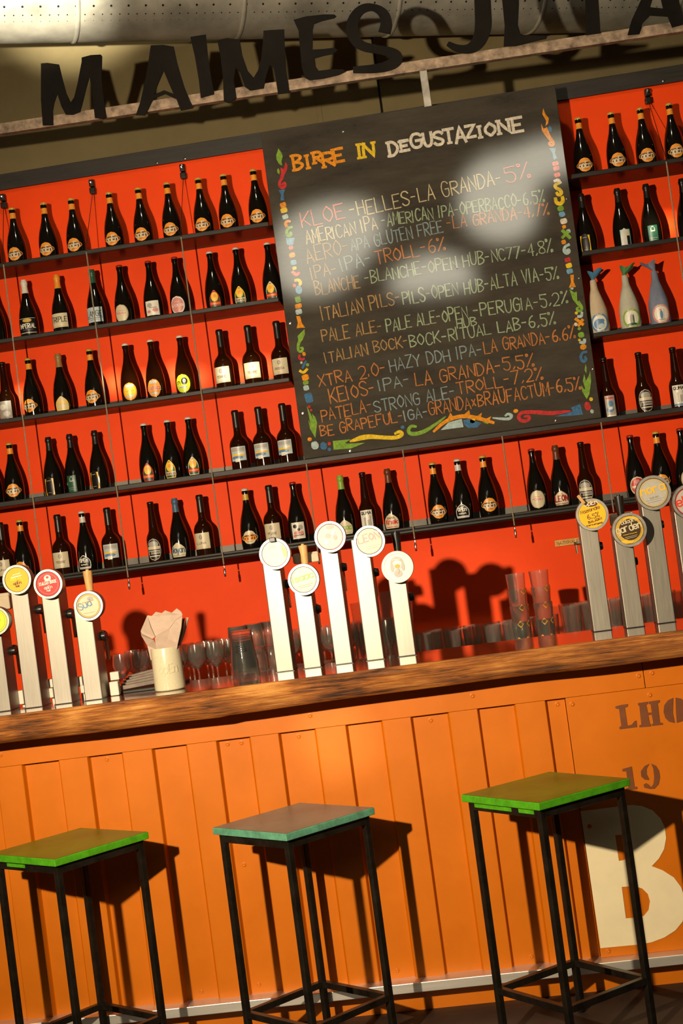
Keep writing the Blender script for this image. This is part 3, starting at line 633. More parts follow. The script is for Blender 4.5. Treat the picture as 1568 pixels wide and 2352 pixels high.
def PL(k, ox, oy_, pts): return [(lambda p: (p.x, p.z))(at(ox+x*k, oy_+y*k, YS)) for x, y in pts]
fs = lambda u, v, d: (u, YS-.002-d, v)
def sign_letter(polys=(), strokes=()):
    b = MB()
    for k, ox, oy_, rings in polys: b.poly([PL(k, ox, oy_, q) for q in rings], LETTERM, lambda u, v, d: fs(u, v, d), .005)
    for k, ox, oy_, pts, wd in strokes:
        q = sm(PL(k, ox, oy_, pts), 2); ws = [w_*k*2.0e-3 for w_ in _interp(wd, len(q))]
        b.stroke(q, ws, LETTERM, fs, th=.005, cap=False)
    rel(b.build('letter', None, None), sg)
A_ = (.2551, 0, 0); B_ = (.3571, 400, 0); C_ = (.5918, 640, 0)
sign_letter([(*A_, [[(372, 575), (430, 570), (535, 585), (560, 690), (600, 840), (640, 925), (670, 880), (700, 760), (738, 560), (738, 522), (820, 500), (910, 495), (922, 510), (918, 700), (930, 860), (945, 960), (962, 1060), (930, 1075), (857, 1065), (845, 960), (828, 800), (810, 695), (780, 800), (745, 940), (725, 1010), (660, 1036), (595, 1035), (555, 960), (520, 850), (492, 930), (480, 1000), (482, 1130), (388, 1132), (372, 900)]])])
sign_letter([(.5102, 0, 0, [[(680, 206), (735, 204), (783, 212), (800, 290), (830, 390), (855, 455), (872, 488), (815, 500), (795, 448), (745, 425), (690, 447), (665, 500), (655, 522), (612, 520), (630, 470), (655, 360), (672, 260)], [(738, 322), (715, 375), (695, 428), (740, 408), (782, 424), (765, 385)]])])
sign_letter([(*B_, [[(105, 240), (205, 225), (215, 330), (232, 460), (258, 608), (172, 632), (160, 520), (135, 370)]])])
sign_letter([(*B_, [[(278, 262), (340, 248), (422, 258), (440, 360), (475, 460), (512, 502), (540, 455), (560, 380), (572, 260), (575, 200), (640, 195), (708, 192), (712, 330), (722, 460), (742, 600), (668, 608), (655, 520), (640, 440), (615, 420), (590, 500), (575, 570), (490, 585), (455, 560), (425, 470), (395, 440), (385, 520), (400, 632), (355, 665), (320, 655), (315, 500), (298, 360)]])])
sign_letter([(*B_, [[(768, 130), (850, 108), (960, 96), (1030, 96), (1044, 108), (1030, 120), (950, 138), (900, 158), (892, 195), (890, 322), (960, 318), (1030, 310), (1052, 325), (1020, 350), (960, 362), (905, 378), (910, 430), (930, 458), (1010, 448), (1085, 448), (1105, 462), (1060, 484), (960, 508), (870, 518), (838, 500), (820, 430), (808, 300), (800, 200)]])])
sign_letter((), [(*B_, [(1352, 215), (1368, 150), (1345, 80), (1270, 42), (1190, 65), (1140, 150), (1150, 240), (1200, 300), (1300, 320), (1405, 340), (1440, 375), (1400, 420), (1300, 445), (1150, 452)], [82, 78, 68, 45, 60, 76, 76, 60, 56, 66, 80, 66, 52, 40])])
sign_letter((), [(*C_, [(785, -160), (788, -60), (792, 40), (795, 110), (775, 170), (735, 195), (690, 190), (655, 170)], [60, 62, 64, 66, 52, 34, 26, 16])])
sign_letter([(*C_, [[(858, -160), (930, -160), (932, 20), (928, 100), (940, 140), (1000, 140), (1042, 140), (1038, 152), (980, 165), (920, 180), (872, 182), (876, 100), (866, 0)]])])
sign_letter([(*C_, [[(1100, -170), (1340, -195), (1340, -160), (1245, -140), (1240, 0), (1248, 130), (1190, 138), (1190, 60), (1185, -135), (1100, -140)]])])
sign_letter([(*C_, [[(1440, -150), (1520, -150), (1545, -20), (1575, 95), (1525, 108), (1508, 66), (1440, 62), (1412, 90), (1396, 134), (1352, 138), (1368, 80), (1405, 0)], [(1468, -60), (1440, 30), (1490, 35)]])])

# ================================================================== CABLES with clamps
def ferrule(p): return p
cabs = [(8, 463, 12, 640), (212, 430, 201, 600), (420, 395, 417, 555), (None, 0, 704, 1072), (None, 0, 926, 1045), (None, 0, 1153, 1005), (None, 0, 1380, 972), (1487, 222, 1533, 395)]
cdesc = ['steel hanging cable with black clamp at the far left edge of the shelves', 'steel hanging cable with black clamp, second from the left', 'steel hanging cable with black clamp just left of the chalkboard',
         'short braided cable under the bottom left corner of the chalkboard', 'short braided cable under the middle of the chalkboard, left one', 'short braided cable under the middle of the chalkboard, right one', 'short braided cable under the bottom right corner of the chalkboard',
         'steel hanging cable with black clamp right of the chalkboard, top right']
for (cx_, cy_, vx, vy), d in zip(cabs, cdesc):
    e = empty('hanging_cable', (at(vx, vy, YF).x, YF, 1.57)); tag(e, d, 'cable', 'cables holding the shelves')
    q = at(vx, vy, YF-.006); X = q.x
    if cx_ is not None:
        c = at(cx_, cy_, WY-.02)
        b = MB(); b.box((c.x, WY-.018, c.z+.018), (.024, .034, .034), BLACKM, bev=.004); b.box((c.x, WY-.016, c.z-.018), (.030, .032, .030), BLACKM, bev=.006); b.lathe([(.007, 0), (.007, .05), (0, .052)], CHROME, (c.x, WY-.001, c.z+.02), 10, Matrix.Rotation(math.pi/2, 3, 'X'))
        rel(b.build('clamp'), e)
        b = MB(); b.tube([(c.x, WY-.03, c.z-.03), (X, YF-.004, ZL[0]+.03), (X, YF-.006, ZL[0])], .0017, BLACKM, 6)
        rel(b.build('stay_wire'), e); zt = ZL[0]+.01
    else: zt = ZL[3]+.004
    b = MB(); b.tube([(X, YF-.006, zt), (X, YF-.016, ZL[4]+.02), (X, YF-.016, ZL[4]-.03)], .0032, CHAIN, 6); rel(b.build('braided_wire'), e)
    b = MB(); b.lathe([(.004, 0), (.0052, .004), (.0052, .03), (.0035, .034), (.0035, .05)], CHROME, (X, YF-.016, ZL[4]-.085), 10); rel(b.build('ferrule'), e)

# ================================================================== BOTTLES
def mm(p): return [(r/1000, z/1000) for r, z in p]
PA = mm([(30, 0), (38, 0), (41, 4), (43, 20), (45, 50), (45.5, 78), (44.5, 104), (41.5, 130), (36, 158), (28, 184), (21, 206), (16.5, 228), (14, 248), (13.2, 264), (13.2, 272), (15.2, 274), (15.5, 284), (13.5, 288), (13.3, 291)])
PC = mm([(32, 0), (41, 0), (44, 4), (44.5, 12), (44.5, 128), (43, 142), (38, 156), (29, 168), (20.5, 178), (17.2, 190), (15.8, 220), (15, 270), (15, 277), (16.5, 279), (16.5, 292), (15.5, 296), (0, 297)])
PD = mm([(28, 0), (35, 0), (38, 3), (38.5, 10), (38.5, 112), (37.5, 126), (33.5, 140), (26.5, 152), (22.5, 164), (20, 190), (16.5, 230), (14, 262), (13.5, 270), (15, 272), (15, 283), (13.3, 286), (13.3, 290)])
def rad(prof, z):
    for (r0, z0), (r1, z1) in zip(prof[1:], prof[2:]):
        if z0 <= z <= z1 and z1 > z0: return r0+(r1-r0)*(z-z0)/(z1-z0)
    return prof[-1][0]
def onb(prof, lay, rot=0.):
    def f(u, v, d):
        r = rad(prof, v)+.0006+.00035*lay+d*.25; a = u/max(r, .01)-math.pi/2+rot
        return (r*math.cos(a), r*math.sin(a), v)
    return f
def ell(cx_, cz_, rx, rz):
    def f(t):
        v = -1+2*t; h = math.sqrt(max(0, 1-v*v)); return (cz_+v*rz, cx_-h*rx, cx_+h*rx)
    return f
def rect(cx_, cz_, w_, h): return lambda t: (cz_-h/2+h*t, cx_-w_/2, cx_+w_/2)
def arch(cx_, cz_, w_, h):
    def f(t):
        z = cz_-h/2+h*t
        k = 1. if t < .45 else max(.12, math.cos((t-.45)/.55*math.pi/2)**.8); k *= (.88+.12*min(1, t/.2)) if t < .2 else 1
        return (z, cx_-w_/2*k, cx_+w_/2*k)
    return f
def spec_label(spec, prof, rot):
    b = MB(); lay = 0
    for it in spec:
        f = onb(prof, lay, rot); lay += 1; k = it[0]; M_ = it[-1]; a = [x/1000 if isinstance(x, (int, float)) else x for x in it[1:-1]]
        if k == 'ell': b.rows(ell(*a), M_, f, 16, 10)
        elif k == 'rect': b.rows(rect(*a), M_, f, 8, 12)
        elif k == 'arch': b.rows(arch(*a), M_, f, 16, 10)
        elif k == 'ring':
            cx_, cz_, rx, rz, wd, rr = a; rr *= 1000; pts = []
            for i in range(36):
                t = 2*math.pi*i/36; u, v = rx*math.cos(t), rz*math.sin(t); pts.append((cx_+u*math.cos(rr)-v*math.sin(rr), cz_+u*math.sin(rr)+v*math.cos(rr)))
            b.stroke(pts, wd, M_, f, closed=True)
        elif k == 'txt':
            s_, cx_, cz_, wd, h, st = a; random.seed(hash(s_) % 97 if False else len(s_))
            if 'birra' in s_.lower() or s_ in ('graf', 'noir', 'SOLE', 'STOUT', 'scroll'):
                b.stroke([(cx_-wd/2+wd*q/24, cz_+h*.28*math.sin(q*1.9+len(s_))*(1 if q % 5 else .3)) for q in range(25)], st*.8, M_, f, step=.004); continue
            for pl in text_lines(s_, cx_-wd/2, cz_-h/2, cx_+wd/2, cz_-h/2, h, .03): b.stroke(pl, st, M_, f, step=.004)
        elif k == 'ln': b.stroke([(a[0], a[1]), (a[2], a[3])], a[4], M_, f, step=.005)
    return b.mesh('label', None)
def planet(c1, c2, c3, c4): return [('ell', 0, 69, 31, 32, c1), ('ell', 0, 68, 42, 14.5, c2), ('ring', 0, 68, 41, 14.5, 2.6, .0, c1), ('ell', -2, 86, 18, 7, c1), ('txt', 'opEn', 0, 69, 58, 25, 5.2, c3), ('txt', 'birra', 0, 49, 22, 5, 1.2, c4)]
WINE = lambda t: [('rect', 0, 82, 84, 74, P_CR), ('ell', 0, 100, 7, 9, P_GY), ('ring', 0, 100, 7, 9, 1.2, 0., P_BK), ('txt', t, 0, 72, 46, 10, 1.8, P_BR), ('ln', -14, 58, 14, 58, .8, P_GY), ('ln', -38, 50, 38, 50, .8, P_TN)]
SUPER = lambda c: [('arch', 0, 66, 52, 84, c), ('arch', 0, 64, 45, 74, P_DG), ('ell', 0, 76, 17, 22, P_YE), ('ell', 0, 80, 7, 9, P_OR), ('rect', 0, 45, 54, 17, P_CR if c is P_YE else P_RD), ('txt', 'Bionda' if c is P_YE else 'scroll', 0, 45, 46, 11, 2.2, P_YE if c is not P_YE else P_BR)]
KINDS = {
 'open': (PA, GLASSD, 'cap', P_GD, P_OR, planet(P_OR, P_BR, P_CR, P_BR), 'dark bottle with orange ringed planet label'),
 'opengold': (PA, GLASSD, 'cap', P_SV, P_GD, planet(P_CR, P_BR, P_OR, P_BR), 'dark bottle with cream ringed planet label'),
 'opensilver': (PA, GLASSD, 'cap', P_SV, P_SV, [('arch', 0, 58, 66, 64, P_SV), ('arch', 0, 58, 58, 56, P_BK), ('txt', 'OPEn', 0, 66, 40, 17, 4, P_WH), ('txt', 'noir', 0, 46, 34, 10, 3, P_WH), ('ln', -28, 33, 28, 33, 4, P_WH)], 'dark bottle with black and silver arched label'),
 'openyel': (PA, GLASSD, 'foil', P_TN, None, [('arch', 0, 56, 66, 70, P_YE), ('arch', 0, 57, 58, 62, P_CR), ('txt', 'SUPER', 0, 60, 52, 18, 3.5, P_YE), ('ln', -26, 34, 26, 34, 5, P_YE)], 'dark bottle with yellow edged arched label'),
 'imperial': (PA, GLASSD, 'foil', P_WH, None, [('rect', 0, 72, 86, 76, P_BK), ('ell', 0, 98, 22, 9, P_GD), ('txt', 'IMPERIAL', 0, 72, 78, 20, 3.2, P_WH), ('txt', 'stout birra', 0, 54, 50, 6, 1.2, P_GY), ('ln', -42, 40, 42, 40, 2.4, P_WH), ('ln', -42, 108, 42, 108, 1.6, P_WH)], 'dark white topped bottle with black label'),
 'triple': (PA, GLASSD, 'foil', P_OR, None, [('rect', 0, 76, 86, 66, P_CR), ('txt', 'TRIPLE', 0, 80, 76, 24, 3.2, P_BK), ('ln', -40, 48, 40, 48, 2, P_GD), ('txt', 'birra artigianale', 0, 62, 56, 5, 1, P_GY)], 'dark orange topped bottle with cream label'),
 'lange': (PA, GLASSD, 'foil', P_DG, None, [('rect', 0, 78, 88, 70, P_LB), ('txt', 'LANGE', 0, 82, 76, 26, 2.6, P_BK), ('ln', -42, 62, 42, 62, 2, P_BK), ('txt', 'birra', 0, 54, 40, 7, 1.4, P_BK)], 'dark green topped bottle with pale label'),
 'ovalw': (PA, GLASSD, 'cap', P_DR, None, [('ell', 0, 64, 36, 42, P_CR), ('ring', 0, 64, 34, 40, 1.6, 0., P_BR), ('txt', 'BIRRA', 0, 76, 34, 6, 1.2, P_RD), ('rect', 0, 64, 44, 9, P_WH), ('txt', 'PERUGIA', 0, 64, 46, 8, 1.6, P_RD)], 'red capped bottle with white oval label'),
 'ovalp': (PA, GLASSD, 'cap', P_DR, None, [('ell', 0, 64, 36, 42, P_WH), ('ell', 0, 64, 31, 36, P_PK), ('rect', 0, 62, 60, 11, P_WH), ('txt', 'PERUGIA', 0, 62, 50, 7, 1.5, P_RD), ('txt', 'BIRRA', 0, 80, 26, 6, 1.2, P_WH)], 'red capped bottle with pink oval label'),
 'ovalr': (PA, GLASSD, 'cap', P_DR, None, [('ell', 0, 64, 36, 42, P_CR), ('ell', 0, 64, 31, 36, P_RD), ('rect', 0, 60, 54, 10, P_CR), ('ell', 0, 82, 10, 11, P_PK)], 'red capped bottle with crimson oval label'),
 'pinkrect': (PA, GLASSD, 'cap', P_DR, None, [('rect', 0, 68, 66, 68, P_WH), ('ell', -12, 82, 12, 10, P_GY), ('ell', 14, 58, 14, 9, P_PK), ('ell', -18, 52, 9, 7, P_PK), ('txt', 'birra', 4, 70, 34, 9, 1.6, P_BK)], 'dark bottle with white and pink square label'),
 'superr': (PA, GLASSD, 'cap', P_SV, None, SUPER(P_RD), 'dark bottle with red arched label'), 'supery': (PA, GLASSD, 'cap', P_SV, None, SUPER(P_YE), 'dark bottle with yellow arched label'), 'superg': (PA, GLASSD, 'cap', P_SV, None, SUPER(P_CR), 'dark bottle with cream edged arched label'),
 'greyrect': (PD, GLASSA, 'cap', P_BK, None, [('rect', 0, 62, 70, 92, P_GY), ('ell', -8, 80, 16, 14, P_WH), ('ell', 10, 48, 18, 12, P_SV), ('txt', 'birra', 0, 28, 44, 10, 1.6, P_BK)], 'amber bottle with tall grey label'),
 'ovalo': (PA, GLASSA, 'cap', P_WH, None, [('ell', 0, 66, 34, 42, P_OR), ('ell', 0, 66, 28, 34, P_YE), ('rect', 0, 92, 40, 11, P_LB), ('txt', 'SOLE', 0, 68, 42, 16, 3, P_OR), ('rect', 0, 44, 40, 8, P_LB)], 'amber white capped bottle with orange oval'),
 'nina': (PA, GLASSA, 'cap', P_WH, None, [('ell', 0, 66, 32, 42, P_OR), ('rect', 0, 94, 34, 12, P_LB), ('txt', 'nina', 0, 68, 62, 24, 5.2, P_WH), ('txt', 'nina', 0, 68, 60, 22, 3, P_RD), ('rect', 0, 40, 40, 7, P_LB)], 'amber bottle with red lettered orange label'),
 'ball': (PA, GLASSA, 'cap', P_WH, None, [('ell', 0, 68, 36, 44, P_LM), ('ell', 9, 78, 15, 17, P_BK), ('ell', 9, 80, 7.5, 8.5, P_WH), ('txt', '8', 9, 80, 6, 10, 1.6, P_BK), ('txt', 'n', -19, 76, 12, 18, 3.2, P_BK), ('rect', 0, 50, 40, 9, P_LB), ('txt', 'birra', 0, 50, 34, 6, 1.3, P_BK)], 'amber bottle with lime black ball label'),
 'winea': (PC, GLASSA, 'foil', P_BK, None, WINE('TERRE'), 'brown wine bottle with cream label'), 'wineb': (PC, GLASSA, 'foil', P_BK, None, WINE('ROSSA'), 'brown wine bottle with cream label'), 'winec': (PC, GLASSA, 'foil', P_BK, None, WINE('LUNA'), 'brown wine bottle with cream label'),
 'yellow': (PA, GLASSD, 'foil', P_BK, None, [('rect', -8, 58, 46, 84, P_YE), ('ell', -8, 58, 20, 52, P_BK), ('rect', -8, 94, 30, 10, P_BK), ('rect', -8, 58, 26, 72, P_BK), ('txt', 'birra', -8, 90, 20, 5, 1.2, P_CR), ('ln', -16, 34, 0, 34, 1.5, P_GY)], 'black foiled bottle with yellow sided label'),
 'shield': (PA, GLASSD, 'foil', P_BK, None, [('rect', 0, 58, 44, 84, P_DG), ('arch', 0, 84, 20, 26, P_GY), ('rect', 0, 84, 12, 14, P_DG), ('ln', -18, 42, 18, 42, 1.5, P_GY), ('ln', -12, 34, 12, 34, 1.5, P_GY)], 'black foiled bottle with green shield label'),
 'teal': (PA, GLASSD, 'foil', P_BK, None, [('rect', 0, 58, 46, 84, P_TE), ('ell', -3, 56, 19, 50, P_SV), ('rect', -3, 56, 30, 76, P_SV), ('arch', 10, 84, 17, 26, P_CR), ('rect', 12, 50, 14, 40, P_BK)], 'black foiled bottle with teal edged label'),
 'sea': (PC, GLASSA, 'foil', P_BK, None, [('rect', 0, 92, 76, 66, P_LB), ('rect', 0, 112, 66, 16, P_GY), ('ell', 0, 86, 34, 6, P_YE), ('ell', -6, 74, 28, 8, P_BL), ('ell', 14, 92, 18, 5, P_WH), ('rect', -6, 62, 22, 16, P_WH)], 'brown wine bottle with pale blue label'),
 'longgrey': (PD, GLASSA, 'cap', P_BK, None, [('ell', 0, 72, 35, 52, P_GY), ('ell', 0, 72, 32, 48, P_BK), ('ell', 0, 96, 24, 16, P_GY), ('rect', 0, 80, 62, 14, P_CR), ('rect', 0, 60, 58, 18, P_GY), ('ell', -20, 58, 5, 7, P_BK), ('txt', 'STOUT', 6, 60, 36, 12, 1.8, P_BK), ('rect', 0, 42, 52, 5, P_CR)], 'amber bottle with grey oval picture label'),
 'longtower': (PD, GLASSA, 'cap', P_BK, None, [('rect', 0, 74, 58, 94, P_WH), ('txt', 'QUMA', 0, 108, 46, 14, 3, P_BK), ('rect', -8, 66, 9, 44, P_GY), ('rect', 8, 60, 12, 32, P_GY), ('rect', 18, 70, 6, 50, P_GY), ('rect', 0, 33, 58, 9, P_BL)], 'amber bottle with tall white tower label'),
 'comic': (PD, GLASSA, 'cap', P_BK, None, [('rect', 6, 68, 46, 100, P_GY), ('rect', 6, 106, 40, 18, P_PK), ('txt', 'BIRRA', 6, 106, 34, 14, 2.2, P_BR), ('ell', 8, 80, 13, 14, P_BL), ('ell', 2, 54, 18, 12, P_BL), ('ell', 6, 60, 9, 7, P_WH), ('rect', 6, 24, 40, 10, P_WH)], 'amber bottle with blue and pink comic label'),
 'wayan': (PA, GLASSD, 'foil', P_NV, None, [('arch', 0, 56, 72, 66, P_CR), ('txt', 'Wayan', 0, 56, 62, 26, 4.6, P_NV), ('ln', -28, 30, 28, 30, 2, P_NV)], 'blue topped bottle with cream arched label'),
 'graf': (PA, GLASSD, 'cap', P_DR, None, [('rect', 0, 70, 62, 76, P_WH), ('ell', -14, 90, 10, 9, P_BK), ('ell', 12, 84, 11, 12, P_GY), ('ell', -8, 60, 16, 8, P_PK), ('ell', 16, 56, 9, 11, P_PK), ('ell', 2, 74, 7, 7, P_BK), ('ell', -20, 46, 8, 7, P_PK), ('txt', 'graf', 4, 48, 40, 9, 2, P_BK)], 'dark bottle with red black doodle label'),
 'isaac': (PA, GLASSD, 'foil', P_GN, None, [('arch', 0, 56, 72, 66, P_CR), ('txt', 'Isaac', 0, 56, 58, 22, 4.2, P_GN), ('ln', -28, 30, 28, 30, 2, P_GN)], 'green necked bottle with green lettered label'),
 'kriek': (PA, GLASSD, 'foil', P_BR, P_CR, [('arch', 0, 56, 72, 68, P_CR), ('txt', 'MAMA', 0, 70, 36, 10, 2, P_BR), ('txt', 'Kriek', 2, 52, 56, 20, 4.4, P_RD), ('ln', -26, 28, 26, 28, 3, P_RD)], 'brown topped bottle with red lettered label'),
 'leon': (PA, GLASSD, 'foil', P_BR, P_CR, [('arch', 0, 56, 72, 68, P_BR), ('arch', 0, 56, 66, 62, P_CR), ('txt', 'LEON', 0, 54, 60, 26, 5.5, P_DR), ('ln', -5, 74, -3, 74, 3, P_DR), ('ln', 3, 74, 5, 74, 3, P_DR), ('ln', -28, 30, 28, 30, 3, P_BR)], 'brown topped bottle with maroon lettered label'),
}
CAPP = mm([(0, 297), (10, 297), (13.5, 295.8), (15.5, 292.5), (16.2, 287), (16.0, 286.2), (14.2, 286)])
protos = {}
def bottle(kind, rot):
    key = (kind, round(rot, 2))
    prof, gl, top, tm, nl, spec, desc = KINDS[kind]
    e = empty('beer_bottle', (0, 0, 0))
    if ('body', kind) not in protos:
        b = MB(); p = prof if prof[-1][0] == 0 else prof+[(0, prof[-1][1])]; b.lathe([(0, .002)]+p, gl, n=32); protos['body', kind] = b.mesh('bottle_body', 40)
        b = MB()
        if top == 'cap': b.lathe(CAPP, tm, n=24)
        else:
            z0 = .215 if prof is PC else .232
            pr = [(rad(prof, z)+.0009, z) for z in [z0, z0+.02, .262, .271]]+[(rad(prof, .275)+.0012, .2745), (rad(prof, .282)+.0012, .284), (rad(prof, .288)+.001, .290), (.0125, .2975), (0, .298)]
            b.lathe(pr, tm, n=24)
        protos['top', kind] = b.mesh('cap' if top == 'cap' else 'foil_capsule', 40)
        if nl:
            b = MB(); b.lathe([(rad(prof, z)+.0008, z) for z in (.243, .252, .262, .270)], nl, n=24); protos['neck', kind] = b.mesh('neck_label', 40)
    if ('label', key) not in protos: protos['label', key] = spec_label(spec, prof, rot)
    for nm_, k in (('bottle_body', ('body', kind)), ('cap' if top == 'cap' else 'foil_capsule', ('top', kind)), ('neck_label', ('neck', kind)), ('label', ('label', key))):
        if k in protos: o = bpy.data.objects.new(nm_, protos[k]); COL.objects.link(o); o.parent = e
    return e, desc
YBT = 1.645
ROWS = [
 (0, 'left', [(-33, 488, 'open'), (26.5, 479.6, 'open'), (98.8, 468.6, 'open'), (161.6, 457, 'open'), (249, 443, 'open'), (316, 435, 'open'), (383, 425, 'open'), (454, 409, 'open'), (511, 398, 'open'), (579.6, 388, 'open')]),
 (0, 'right', [(1325.7, 267, 'open'), (1401, 254, 'open'), (1468, 244, 'open'), (1534.7, 234, 'open')]),
 (1, 'left', [(-20, 656, 'supery'), (54, 644, 'imperial'), (128.6, 630.6, 'triple'), (209, 618, 'lange'), (274, 613.5, 'ovalw'), (339.6, 606, 'pinkrect'), (400, 595, 'ovalp'), (479.6, 577.5, 'superr'), (539.6, 567, 'supery'), (611.5, 555, 'superg')]),
 (1, 'right', [(1335, 459, 'yellow'), (1417.6, 446, 'teal'), (1483.7, 436.6, 'shield'), (1566, 424, 'shield')]),
 (2, 'left', [(4, 834, 'greyrect'), (63, 822, 'open'), (132, 813, 'openyel'), (204, 801, 'open'), (285.6, 780, 'ovalo'), (343.5, 771, 'nina'), (410, 762, 'ball'), (502, 757, 'winea'), (567, 748, 'winea'), (633, 738, 'wineb')]),
 (3, 'left', [(-28, 1027, 'open'), (20.7, 1021, 'open'), (110, 1007, 'yellow'), (158.4, 999.5, 'shield'), (215.8, 991.6, 'yellow'), (328, 968.7, 'superr'), (382, 961, 'supery'), (430, 955, 'superg'), (538, 945, 'sea'), (591.5, 937.5, 'sea'), (646.6, 929.7, 'sea')]),
 (3, 'right', [(1384, 821, 'comic'), (1464, 809, 'longgrey'), (1542, 797, 'longtower')]),
 (4, 'all', [(0, 1206, 'winec'), (45, 1196, 'open'), (131, 1184.7, 'winea'), (187, 1175, 'opensilver'), (245, 1168, 'sea'), (343.5, 1151, 'longgrey'), (399.5, 1144, 'wayan'), (457, 1138, 'winec'), (561, 1123.6, 'opengold'), (616, 1116.7, 'winea'), (670.4, 1103, 'graf'),
             (779.6, 1094, 'isaac'), (830.7, 1085, 'longtower'), (888, 1078.7, 'kriek'), (991.4, 1063.5, 'open'), (1048.5, 1055.7, 'opensilver'), (1106.8, 1047.8, 'open'), (1218, 1026.5, 'ovalw'), (1273, 1023, 'leon'), (1331.5, 1014, 'longgrey'), (1444.6, 995, 'ovalr'), (1504.9, 993, 'open'), (1559, 982, 'ovalw')])]
ORD = ['first', 'second', 'third', 'fourth', 'fifth', 'sixth', 'seventh', 'eighth', 'ninth', 'tenth', 'eleventh', 'twelfth']
RNM = ['top shelf', 'second shelf', 'third shelf', 'fourth shelf', 'lowest shelf']
for ri, side, items in ROWS:
    z = ZSH[ri]
    n = len(items)
    for j, (px, py, kd) in enumerate(items):
        x = at(px, py, YBT).x; rot = [-.10, -.22, .04, -.14, .10, -.05][(j*7+ri*3) % 6]
        if ri == 0: rot = -.08
        if side == 'right' and ri == 0: rot = -.02
        e, d = bottle(kd, rot); e.location = (x, YBT+random.uniform(-.006, .006), z)
        if side == 'all': pos = (f'{ORD[j]} from left on {RNM[ri]}' if j < n/2 else (f'{ORD[n-1-j]} from right on {RNM[ri]}' if j < n-1 else f'last at right on {RNM[ri]}'))
        else: pos = f'{ORD[j]} from left, {RNM[ri]} {side} of board'
        tag(e, f'{d}, {pos}', 'bottle', 'beer bottles on the red wall shelves')
# paper wrapped bottles
def wrapped(px, py, cols, ttxt, desc, tw):
    x = at(px, 700, YBT).x; e = empty('wrapped_bottle', (x, YBT, ZSH[2])); tag(e, desc, 'bottle', 'beer bottles on the red wall shelves')
    base, topc, ringc, fig = cols
    pr = [(r+.0015+.0012*math.sin(i*2.1), z) for i, (r, z) in enumerate([q for q in PA if q[1] < .262])]
    b = MB(); b.lathe([(0, .001)]+pr+[(.0145, .262), (.013, .268)], base, n=26); o = b.build('paper_wrap', e)
    for v in o.data.vertices: a = math.atan2(v.co.y, v.co.x); k = 1+.025*math.sin(5*a+v.co.z*60); v.co.x *= k; v.co.y *= k
    b = MB(); kk = b.slot(topc); n = 22; R_ = 7
    for i in range(R_):
        t = i/(R_-1)
        for j in range(n):
            a = 2*math.pi*j/n; rr = .0135-.006*math.sin(min(1, t*2.4)*math.pi)+(.028*max(0, t-.4))*(1+.5*math.sin(a*3+px)+.35*math.sin(a*5))
            b.v.append(Vector((rr*math.cos(a)+tw*max(0, t-.3)*.03, rr*math.sin(a), .262+.046*t+.008*t*math.sin(3*a+px))))
    for i in range(R_-1):
        for j in range(n): b.face((i*n+j, i*n+(j+1) % n, (i+1)*n+(j+1) % n, (i+1)*n+j), kk)
    b.build('twisted_top', e, 60)
    P2 = [(r+.0042, z) for r, z in PA]
    me = spec_label([('ell', 0, 66, 42, 44, ringc), ('ell', 0, 66, 33, 35, P_WH)]+fig+[('txt', ttxt, 0, 103, 26, 7, 1.6, P_CR), ('txt', 'MONTE', 0, 29, 32, 6, 1.6, P_CR)], P2, 0.)
    o = bpy.data.objects.new('label', me); COL.objects.link(o); o.parent = e
PLAID = mat('blue_plaid_paper', (.16, .19, .27), .8, noise=.3, scale=26, stretch=(1, 1, .3)); CRP = mat('crumpled_cream_paper', (.50, .40, .27), .8, noise=.12, scale=20, bump=.3); GRP = mat('crumpled_grey_paper', (.42, .41, .32), .8, noise=.12, scale=20, bump=.3)
BLP = mat('blue_tissue', (.05, .17, .30), .7, noise=.2, scale=20); GNP = mat('green_tissue', (.06, .20, .07), .7, noise=.2, scale=20)
wrapped(1369, 604, (CRP, BLP, P_BL, [('ell', -4, 60, 24, 24, P_BL), ('ell', 10, 74, 12, 8, P_BL), ('ell', 6, 50, 14, 12, P_LB)]), 'URAN', 'cream paper wrapped bottle with twisted blue top beside the chalkboard edge', 1.)
wrapped(1443, 580, (GRP, GNP, P_GN, [('ell', 0, 58, 9, 26, P_GY), ('ell', 8, 60, 3, 24, P_DG), ('ell', 0, 38, 22, 6, P_DG)]), 'RUNA', 'pale paper wrapped bottle with twisted green top and green ring label', 1.)
wrapped(1512, 575, (PLAID, PLAID, P_PK, [('ell', 0, 62, 7, 20, P_BL), ('ell', -2, 84, 5, 5, P_PK), ('ln', 10, 46, 12, 86, 2, P_GY), ('ell', 0, 40, 18, 4, P_GY)]), 'RURALE', 'blue plaid paper wrapped bottle with red ring label', -1.)

# ================================================================== BRASS PLATE on the wall
p = at(1303, 1245, WY); e = empty('brass_plate', p); tag(e, 'small engraved brass plate on the red wall under the lowest shelf', 'plaque')
b = MB(); b.box((p.x, WY-.003, p.z), (.118, .006, .030), mat('old_brass', (.42, .24, .07), .45, .8, noise=.3, scale=30), bev=.001); rel(b.build('plate'), e)
b = MB()
for pl in text_lines('NAZIONALE', p.x-.05, p.z-.007, p.x+.052, p.z-.007, .014): b.stroke(pl, .0022, P_BR, lambda u, v, d: (u, WY-.0066, v))
rel(b.build('engraved_letters', None, None), e)

